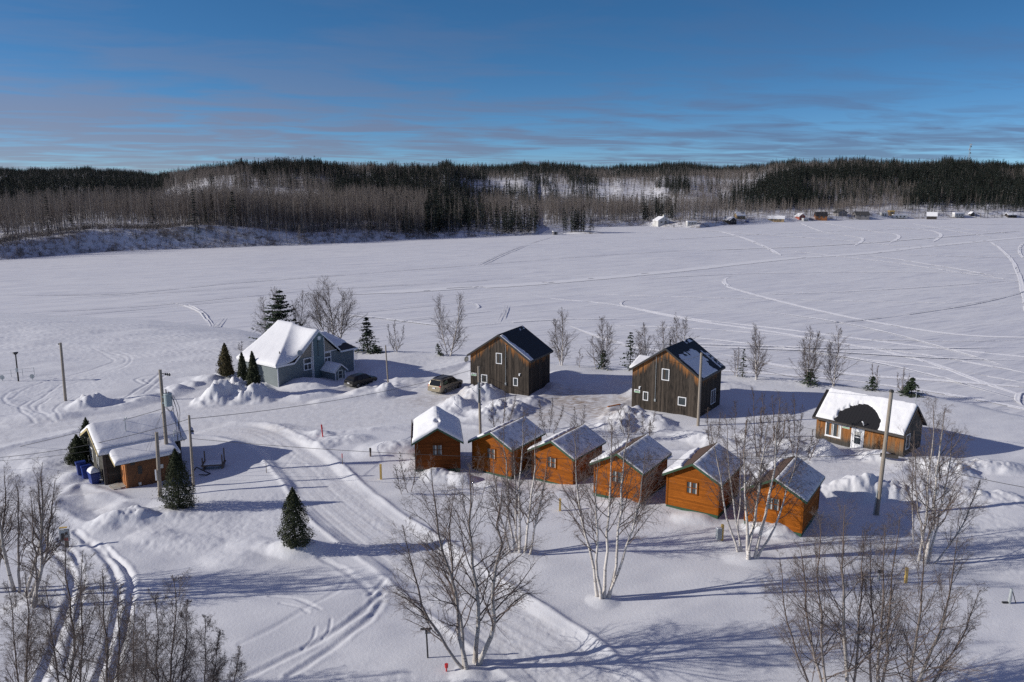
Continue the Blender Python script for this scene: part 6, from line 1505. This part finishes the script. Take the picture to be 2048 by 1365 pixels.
# ---------------------------------------------------------------- vehicles
def car(name, lab, cat, px, py, head, st, w, paint, rear, roofm, wr, wb, rails, kind):
    """st: stations (x from the tail, sill z, belt z, roof z, half width at belt, half width at roof)"""
    g = G(px, py); c, s = head; rz = math.atan2(s, c)
    # px,py marks where the right rear tyre stands
    org = (g[0] - c * wb[0] - s * w / 2 * .92, g[1] - s * wb[0] + c * w / 2 * .92, g[2] - .02)
    t = thing(name, lab, cat, org, rz)
    V, Fs = [], []; K = 10
    for (x, z0, zb, zr, hb, hr_) in st:
        V += [(x, -hb * .93, z0), (x, -hb, z0 + .25), (x, -hb, zb), (x, -hr_, zr - .05), (x, -hr_ * .8, zr), (x, hr_ * .8, zr), (x, hr_, zr - .05), (x, hb, zb), (x, hb, z0 + .25), (x, hb * .93, z0)]
    for i in range(len(st) - 1):
        for j in range(K): Fs.append((i * K + j, (i + 1) * K + j, (i + 1) * K + (j + 1) % K, i * K + (j + 1) % K))
    Fs += [tuple(range(K)), tuple(range(len(st) * K - 1, (len(st) - 1) * K - 1, -1))]
    mb = MB(); mb.add(V, Fs); bo = mb.build('body', paint, t, False)
    bv = bo.modifiers.new('soft', 'BEVEL'); bv.width = .05; bv.segments = 2; bv.limit_method = 'ANGLE'; bv.angle_limit = .5
    def quad(nm, P, m, par=t, th=.0):
        q = MB(); q.add(P, [(0, 1, 2, 3)]); o = q.build(nm, m, par); sd = o.modifiers.new('th', 'SOLIDIFY'); sd.thickness = .03; sd.offset = 0; return o
    def at(x, side, f, out=.02):
        xs = [a[0] for a in st]; hb = np.interp(x, xs, [a[4] for a in st]); hh = np.interp(x, xs, [a[5] for a in st]); zb = np.interp(x, xs, [a[2] for a in st]); zr = np.interp(x, xs, [a[3] for a in st]) - .05
        return (x, side * (hb + (hh - hb) * f + out), zb + (zr - zb) * f)
    for side in (-1, 1):
        for x0, x1, x0t, x1t in kind['win']: quad('side_window', [at(x0, side, .10), at(x1, side, .10), at(x1t, side, .86), at(x0t, side, .86)], M_GLASS2)
    # rear window, lamps, plate, bumper on the tail
    x0, z0, zb, zr, hb, hr_ = st[0]; x1 = st[1][0]; z1 = st[1][3]
    kz = kind['rear']; quad('rear_window', [(kz[0] - .03, -hb * .80, kz[1]), (kz[0] - .03, hb * .80, kz[1]), (kz[2] - .04, hb * .70, kz[3]), (kz[2] - .04, -hb * .70, kz[3])], M_GLASS2)
    for side in (-1, 1):
        m = MB(); m.box((kz[0] - .0, side * (hb - .07), zb - .08 + kind['lz']), (.14, .17, kind['lh'])); m.build('taillight', M_LAMP, t)
    m = MB(); m.box((x0 - .03, 0, z0 + .16), (.14, hb * 1.9, .22)); m.build('rear_bumper', rear, t); m = MB(); m.box((x0 - .045, 0, zb - .22), (.03, .40, .15)); m.build('number_plate', M_PLATE, t)
    m = MB(); m.add([(kind['roof'][0], -.62, 0), (kind['roof'][1], -.62, 0), (kind['roof'][1], .62, 0), (kind['roof'][0], .62, 0)], [(0, 1, 2, 3)])
    xs = [a[0] for a in st]; zrs = [a[3] for a in st]; n = 8; m = MB()
    for i in range(n):
        a0 = kind['roof'][0] + (kind['roof'][1] - kind['roof'][0]) * i / n; a1 = kind['roof'][0] + (kind['roof'][1] - kind['roof'][0]) * (i + 1) / n; q0 = np.interp(a0, xs, zrs) + .014; q1 = np.interp(a1, xs, zrs) + .014; hw_ = st[3][5] * .8
        m.add([(a0, -hw_, q0), (a1, -hw_, q1), (a1, hw_, q1), (a0, hw_, q0)], [(0, 1, 2, 3)])
    m.build('roof_panel', roofm, t)
    q = kind['wind']; hh = st[4][5]; quad('windscreen', [(q[0] + .03, -hh * .9, q[1]), (q[0] + .03, hh * .9, q[1]), (q[2] + .03, hh * .8, q[3]), (q[2] + .03, -hh * .8, q[3])], M_GLASS2)
    for xw in wb:
        for side in (-1, 1):
            m = MB(); m.tube((xw, side * (w / 2 - .22), wr), (xw, side * (w / 2 + .005), wr), wr, None, 18); tw = m.build('wheel', M_TYRE, t); m = MB(); m.tube((xw, side * (w / 2 + .004), wr), (xw, side * (w / 2 + .02), wr), wr * .6, wr * .5, 14); m.build('rim', M_RIM, tw)
            m = MB(); m.tube((xw, side * (w / 2 - .3), wr + .03), (xw, side * (w / 2 - .012), wr + .03), wr * 1.17, None, 18); m.build('wheel_arch', M_FASC, t)
    for side in (-1, 1):
        m = MB(); m.box((kind['mirror'], side * (w / 2 + .1), st[4][2] + .08), (.12, .2, .16)); m.build('mirror', paint, t)
    if rails:
        for side in (-1, 1): m = MB(); m.path([(rails[0], side * .58, np.interp(rails[0], xs, zrs) + .0), (rails[0] + .15, side * .58, np.interp(rails[0] + .15, xs, zrs) + .06), (rails[1] - .15, side * .58, np.interp(rails[1] - .15, xs, zrs) + .06), (rails[1], side * .58, np.interp(rails[1], xs, zrs))], .03, 6); m.build('roof_rail', M_FASC, t)
    m = MB(); zt = np.interp((wb[0] + wb[1]) / 2, xs, [a[2] for a in st]) - .35
    for side in (-1, 1): m.box(((wb[0] + wb[1]) / 2, side * (w / 2 + .005), zt), (wb[1] - wb[0] - .9, .03, .07))
    m.build('side_moulding', M_FASC, t)
    return t
hv = np.array([.51, .86]); hv /= np.linalg.norm(hv)
car('minivan', 'beige minivan with a dusty dark roof parked with its tail to the yard', 'van', 890, 787, hv,
    [(0, .32, .98, 1.02, .93, .86), (.12, .3, 1.0, 1.06, .99, .90), (.42, .28, 1.02, 1.70, 1.0, .74), (.8, .27, 1.02, 1.77, 1.0, .74), (2.3, .26, 1.0, 1.79, 1.0, .74), (3.0, .26, .98, 1.74, 1.0, .72), (3.95, .27, .98, 1.06, .98, .86), (4.7, .28, .9, .95, .95, .80), (5.05, .32, .68, .72, .82, .66)],
    2.0, M_VAN, M_VAN, M_VANROOF, .34, (.98, 4.05), (.7, 2.9), dict(win=[(.62, 1.55, .78, 1.55), (1.65, 2.65, 1.65, 2.6), (2.74, 3.75, 2.70, 3.05)], rear=(.09, 1.07, .40, 1.66), lz=-.02, lh=.42, roof=(.5, 2.98), wind=(3.92, 1.08, 3.05, 1.70), mirror=3.55))
hv2 = np.array([.60, .80]); hv2 /= np.linalg.norm(hv2)
car('hatchback', 'dark dusty hatchback parked in the shade beside the teal house porch', 'car', 716, 776, hv2,
    [(0, .33, .86, .92, .80, .74), (.10, .3, .9, .98, .87, .80), (.5, .26, .93, 1.38, .89, .64), (.9, .25, .94, 1.47, .9, .62), (1.9, .25, .92, 1.50, .9, .62), (2.5, .25, .9, 1.42, .9, .60), (3.2, .26, .9, .96, .88, .76), (3.95, .28, .8, .85, .84, .7), (4.25, .32, .6, .64, .72, .58)],
    1.8, M_HATCH, M_HATCHB, M_HATCH, .32, (.78, 3.4), None, dict(win=[(.72, 1.5, .95, 1.5), (1.6, 2.95, 1.6, 2.45)], rear=(.14, .98, .58, 1.38), lz=.0, lh=.2, roof=(.75, 2.4), wind=(3.15, .98, 2.55, 1.40), mirror=2.8))
# ---------------------------------------------------------------- houses across the lake
def far_house(name, lab, cat, bx, by, wpx, hpx, wall, roof, turn=0.0, ridge='x', deep=.8, chimney=False, nwin=2, snow=True, dark_win=True):
    p = FG(bx, by); d = math.hypot(p[1], H); w = .9 * wpx / F * d; h = .9 * hpx / F * d; t = thing(name, lab, cat, tuple(p), turn)
    D = w * deep; hw = h * .52 if ridge else h * .8; a = MB()
    if ridge == 'x':   # ridge runs across the view
        a.prism([(-D / 2, -2), (D / 2, -2), (D / 2, hw), (0, h), (-D / 2, hw)], -w / 2, w / 2, axis='x')
        a = MB(); n = [(-w / 2, -D / 2), (w / 2, -D / 2), (w / 2, D / 2), (-w / 2, D / 2)]
        V = [(x, y, -2) for x, y in n] + [(x, y, hw) for x, y in n] + [(-w / 2, 0, h - .1), (w / 2, 0, h - .1)]
        a.add(V, [(0, 1, 5, 4), (2, 3, 7, 6), (1, 2, 6, 9, 5), (3, 0, 4, 8, 7)]); a.build('wall', wall, t)
        r = MB(); o = .4; e = hw - (h - hw) * o / (D / 2)
        for s in (-1, 1): r.add([(-w / 2 - o, s * (D / 2 + o), e), (w / 2 + o, s * (D / 2 + o), e), (w / 2 + o, 0, h), (-w / 2 - o, 0, h), (-w / 2 - o, s * (D / 2 + o), e + .3), (w / 2 + o, s * (D / 2 + o), e + .3), (w / 2 + o, 0, h + .3), (-w / 2 - o, 0, h + .3)], [(4, 5, 6, 7), (0, 1, 5, 4), (0, 4, 7, 3), (1, 2, 6, 5), (3, 2, 1, 0)])
        rf = r.build('roof', roof, t)
    elif ridge == 'y':
        a.prism([(-w / 2, -2), (w / 2, -2), (w / 2, hw), (0, h - .1), (-w / 2, hw)], -D / 2, D / 2); a.build('wall', wall, t)
        r = MB(); o = .4; e = hw - (h - hw) * o / (w / 2); r.prism([(-w / 2 - o, e), (0, h), (w / 2 + o, e), (w / 2 + o, e + .32), (0, h + .32), (-w / 2 - o, e + .32)], -D / 2 - o, D / 2 + o); rf = r.build('roof', roof, t)
    else:
        a.bx(-w / 2, w / 2, -D / 2, D / 2, -2 if cat != 'caravan' else .35, h * .8); a.build('wall', wall, t); r = MB(); r.bx(-w / 2 - .1, w / 2 + .1, -D / 2 - .1, D / 2 + .1, h * .8 + .004, h); rf = r.build('roof', roof, t)
        if cat == 'caravan':
            for s in (-.2, .2): q = MB(); q.tube((w * s, -D / 2 - .02, .38), (w * s, -D / 2 + .2, .38), .36, None, 10); q.build('wheel', M_TYRE, t)
    for i in range(nwin):
        q = MB(); c = w * ((i + .5) / nwin - .5) * .8; ww = min(1.3, w / nwin * .4); q.bx(c - ww / 2, c + ww / 2, -D / 2 - .05, -D / 2 - .004, hw * .38, hw * .8); q.build('window', M_GLASS if dark_win else M_WHITE, t)
    if chimney: q = MB(); q.bx(w * .12, w * .12 + 1.1, -D * .2, -D * .2 + 1.0, h * .5, h * 1.28); q.build('chimney', M_CREAM, rf)
    return t
M_FOR = plain('far_orange_wall', (.26, .10, .035), .7); M_FTAN2 = plain('far_tan_wall', (.27, .195, .11), .7); M_FCR = plain('far_white_wall', (.52, .52, .51), .7)
far_house('lake_house', 'white house with a tall chimney on the point across the lake', 'house', 1322, 449, 27, 16, M_FCR, M_RSNOW, .35, 'y', .8, True)
t = far_house('sunroom', 'small white round-roofed sunroom against the white lake house', 'pavilion', 1312, 450, 12, 9, M_FCR, M_RSNOW, .35, 'y', .9)
far_house('boat_shed', 'pale flat-roofed shed by the shore past the white house', 'shed', 1383, 450, 22, 8, M_FCR, M_RSNOW, .1, None, .5, False, 3)
far_house('lake_house', 'black-gabled cottage across the lake with snow on one roof slope', 'house', 1459, 446, 22, 12, M_FDARK, M_RSNOW, .6, 'y', .9)
far_house('lake_house', 'yellow two-storey cottage behind the black gable across the lake', 'house', 1479, 438, 20, 14, M_FTAN2, M_RSNOW, .25, 'x', .7)
far_house('tarp_heap', 'small blue tarp-covered heap beside the yellow lake cottage', 'tarp', 1493, 444, 8, 4, M_FBLUE, M_RSNOW, .1, None, .7, False, 0)
far_house('lake_house', 'long low tan lodge across the lake under a snowy roof', 'house', 1552, 443, 34, 11, M_FTAN2, M_RSNOW, -.35, 'x', .6, False, 3)
far_house('garage', 'red-fronted round-roofed garage across the lake', 'garage', 1600, 438, 15, 11, plain('faded_red', (.30, .08, .06), .7), M_RSNOW, .3, 'y', 1.0, False, 1)
far_house('camper', 'white boxy camper beside the red garage across the lake', 'caravan', 1610, 443, 13, 7, M_FCR, M_FCR, .3, None, .5)
far_house('lake_house', 'orange cottage with a black roof across the lake', 'house', 1641, 439, 24, 15, M_FOR, M_FASC, -.2, 'x', .8)
far_house('lake_house', 'grey cottage with a broad snowy roof behind bare birches', 'house', 1680, 432, 22, 13, M_FGREY, M_GREYR, .2, 'y', .9)
far_house('lake_house', 'dim grey cottage with a hipped roof among the far trees', 'house', 1722, 436, 28, 13, M_FGREY, M_GREYR, -.1, 'x', .8)
far_house('camper', 'white camper standing among cars behind the snow bank', 'caravan', 1767, 432, 14, 7, M_FCR, M_FCR, .1, None, .5)
far_house('cottage', 'pale yellow cottage top showing behind the long white trailer', 'house', 1782, 431, 11, 10, M_FTAN2, M_YELLOW, .0, None, .8, False, 1)
far_house('trailer_home', 'long white trailer home with dark awning on the far snow bank', 'caravan', 1798, 437, 32, 8, M_FCR, M_RSNOW, .05, None, .35, False, 3)
far_house('barn', 'dark slatted barn at the water edge across the lake', 'barn', 1863, 439, 19, 15, M_FDARK, M_RSNOW, -.4, 'x', .7, False, 0)
far_house('trailer_home', 'white trailer with snowy roof on the far bank past the slatted barn', 'caravan', 1916, 435, 22, 10, M_FCR, M_RSNOW, .1, None, .4, False, 3)
far_house('shed', 'low dark shed on the far bank by the edge of the picture', 'shed', 2021, 434, 20, 8, M_FDARK, M_RSNOW, .1, 'x', .6, False, 1)
far_house('shed', 'tiny dark shed past the white trailer on the far bank', 'shed', 1943, 431, 9, 7, M_FDARK, M_RSNOW, .2, 'y', .8, False, 1)
p = at_z(1110, 470, LAKE); t = thing('ice_hut', 'small grey ice-fishing hut alone on the frozen lake', 'hut', tuple(p), .25)
q = MB(); q.bx(-1.2, 1.2, -1, 1, 0, 1.75); q.build('wall', M_FGREY, t); q = MB(); q.prism([(-1.4, 1.75), (1.4, 1.75), (1.3, 2.0), (-1.3, 2.05)], -1.2, 1.2); q.build('roof', M_RSNOW, t); q = MB(); q.bx(-.3, .4, -1.04, -1.003, .1, 1.5); q.build('door', M_FDARK, t)
# birches round the far cottages are part of the far shore trees; the mast on the ridge
v = ray(1941, 0); 
def mast():
    yy = float(np.interp((1941 - CX) / F, _rg_u, _rg_d)); u = (1941 - CX) / (F * (math.cos(PT) + (CY - 325) / F * math.sin(PT))) * 1.0
    x = (1941 - CX) / F * (yy * math.cos(PT) + 0); z = float(hills(np.array([x / yy]), np.array([yy]))[0]); top = float(height_to((0, yy, 0), 288))
    d = yy * math.cos(PT) - (top - H) * math.sin(PT); x = (1941 - CX) / F * d
    t = thing('radio_mast', 'tall thin lattice radio mast on the wooded skyline', 'mast', (x, yy, z)); hh = top - z; m = MB(); w0 = 1.5
    for i in range(3): a = 2 * PI * i / 3; m.tube((w0 * math.cos(a), w0 * math.sin(a), 0), (.5 * math.cos(a), .5 * math.sin(a), hh), .16, .13, 5)
    n = 16
    for k in range(n):
        f = k / n; r = w0 + (.5 - w0) * f; r2 = w0 + (.5 - w0) * (f + 1 / n)
        for i in range(3): a = 2 * PI * i / 3; c = 2 * PI * (i + 1) / 3; m.tube((r * math.cos(a), r * math.sin(a), hh * f), (r2 * math.cos(c), r2 * math.sin(c), hh * (f + 1 / n)), .07, None, 3)
    m.build('lattice_tower', M_GALV, t)
    for z_, s_, mt in ((.985, 1.0, M_WHITE), (.78, -.9, M_WHITE), (.9, .9, M_GALV), (.62, .8, M_GALV)): q = MB(); q.tube((s_, -.9, hh * z_ - .6), (s_, -.5, hh * z_ - .6), 1.1, 1.0, 12); q.build('antenna_dish', mt, t)
mast()

# ---------------------------------------------------------------- sky, sun, camera
EL, AZK = 22.0, .13
def world():
    w = bpy.data.worlds.new('World'); SC.world = w; w.use_nodes = True; nt = w.node_tree; nt.nodes.clear()
    out = N(nt, 'ShaderNodeOutputWorld'); bg = N(nt, 'ShaderNodeBackground'); nt.links.new(bg.outputs[0], out.inputs[0])
    tc = N(nt, 'ShaderNodeTexCoord').outputs['Generated']
    sx = N(nt, 'ShaderNodeSeparateXYZ'); nt.links.new(tc, sx.inputs[0]); X, Y, Z = sx.outputs
    # clear cold air: look the sky colour up a little higher above the horizon
    zz = math_n(nt, 'ADD', math_n(nt, 'MULTIPLY', math_n(nt, 'MAXIMUM', Z, 0.0), SKYK[0]), SKYK[1])
    cb = N(nt, 'ShaderNodeCombineXYZ'); nt.links.new(X, cb.inputs[0]); nt.links.new(Y, cb.inputs[1]); nt.links.new(zz, cb.inputs[2])
    vn = N(nt, 'ShaderNodeVectorMath', operation='NORMALIZE'); nt.links.new(cb.outputs[0], vn.inputs[0])
    sky = N(nt, 'ShaderNodeTexSky', sky_type='NISHITA'); sky.sun_disc = False; sky.sun_elevation = math.radians(EL); sky.sun_rotation = math.radians(270 - math.degrees(math.atan(AZK)))
    sky.altitude = 300; sky.air_density = 1.0; sky.dust_density = .25; sky.ozone_density = 3.0
    nt.links.new(vn.outputs[0], sky.inputs[0])
    hs = N(nt, 'ShaderNodeHueSaturation'); hs.inputs['Saturation'].default_value = SKYSAT; nt.links.new(sky.outputs[0], hs.inputs['Color'])
    # thin stratus: noise on a plane overhead
    den = math_n(nt, 'ADD', math_n(nt, 'MAXIMUM', Z, 0.0), .045)
    px = math_n(nt, 'DIVIDE', X, den); py = math_n(nt, 'DIVIDE', Y, den)
    cp = N(nt, 'ShaderNodeCombineXYZ'); nt.links.new(px, cp.inputs[0]); nt.links.new(py, cp.inputs[1])
    n1 = noise(nt, cp.outputs[0], 1.15, 8, .6, (.7, 1.1, 1, .3), .5); n2 = noise(nt, cp.outputs[0], .13, 3, .5, (1, 1, 1, .5))
    low = ramp(nt, Z, [(.0, 1.), (.07, 1.), (.11, .5), (.16, .3), (.3, .1)])
    side = ramp(nt, math_n(nt, 'ADD', math_n(nt, 'MULTIPLY', X, .8), .5), [(.0, .085), (.3, .06), (.6, .05), (1., .055)])
    n3 = noise(nt, cp.outputs[0], .22, 4, .5, (.8, 1.1, 1, .3), .4)
    cov = math_n(nt, 'ADD', math_n(nt, 'MULTIPLY', n1, .56), math_n(nt, 'ADD', math_n(nt, 'MULTIPLY', n3, .3), math_n(nt, 'MULTIPLY', n2, .14)))
    cov = math_n(nt, 'ADD', cov, math_n(nt, 'MULTIPLY', side, low))
    m = math_n(nt, 'MULTIPLY', ramp(nt, cov, [(.475, 0.), (.60, 1.)]), math_n(nt, 'MULTIPLY', low, .62), True)
    warm = ramp(nt, math_n(nt, 'ADD', math_n(nt, 'MULTIPLY', X, .8), .5), [(.1, CLOUD_W), (.75, CLOUD_C)])
    c = mixc(nt, m, hs.outputs[0], warm)
    # a thin veil added overhead, out of view, to make the shade less blue
    fill_veil = math_n(nt, 'MULTIPLY', ramp(nt, Z, [(.23, 0.), (.5, .8)]), ramp(nt, n2, [(.2, .8), (.7, 1.)]))
    c = mixc(nt, fill_veil, c, FILL_VEIL)
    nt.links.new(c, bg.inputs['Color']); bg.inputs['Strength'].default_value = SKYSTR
SKYK = (2.2, .07); SKYSAT = 1.25; SKYSTR = .092; CLOUD_W = (2.1, 2.0, 2.6); CLOUD_C = (.95, 1.12, 1.95); FILL_VEIL = (1.02, .98, 1.80)
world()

sun = bpy.data.lights.new('sun', 'SUN'); sun.energy = 3.45; sun.angle = math.radians(.53); sun.color = (1.0, .945, .87)
so = bpy.data.objects.new('sun', sun); COL.objects.link(so)
el = math.radians(EL); ln = math.hypot(1, AZK)
dirv = Vector((math.cos(el) / ln, math.cos(el) * AZK / ln, -math.sin(el)))
so.rotation_euler = dirv.to_track_quat('-Z', 'Y').to_euler()

cam = bpy.data.cameras.new('camera'); co = bpy.data.objects.new('camera', cam); COL.objects.link(co)
cam.sensor_width = 36; cam.sensor_fit = 'HORIZONTAL'; cam.lens = F / 2048 * 36; cam.clip_start = .5; cam.clip_end = 8000
co.location = (0, 0, H); co.rotation_euler = (PI / 2 - PT, 0, 0)
SC.camera = co
SC.view_settings.view_transform = 'Standard'; SC.view_settings.look = 'None'; SC.view_settings.gamma = 1; SC.view_settings.use_curve_mapping = False
SC.view_settings.exposure = .40
SC.cycles.use_denoising = False
SC.cycles.max_bounces = 5; SC.cycles.diffuse_bounces = 3; SC.cycles.glossy_bounces = 2; SC.cycles.transmission_bounces = 2
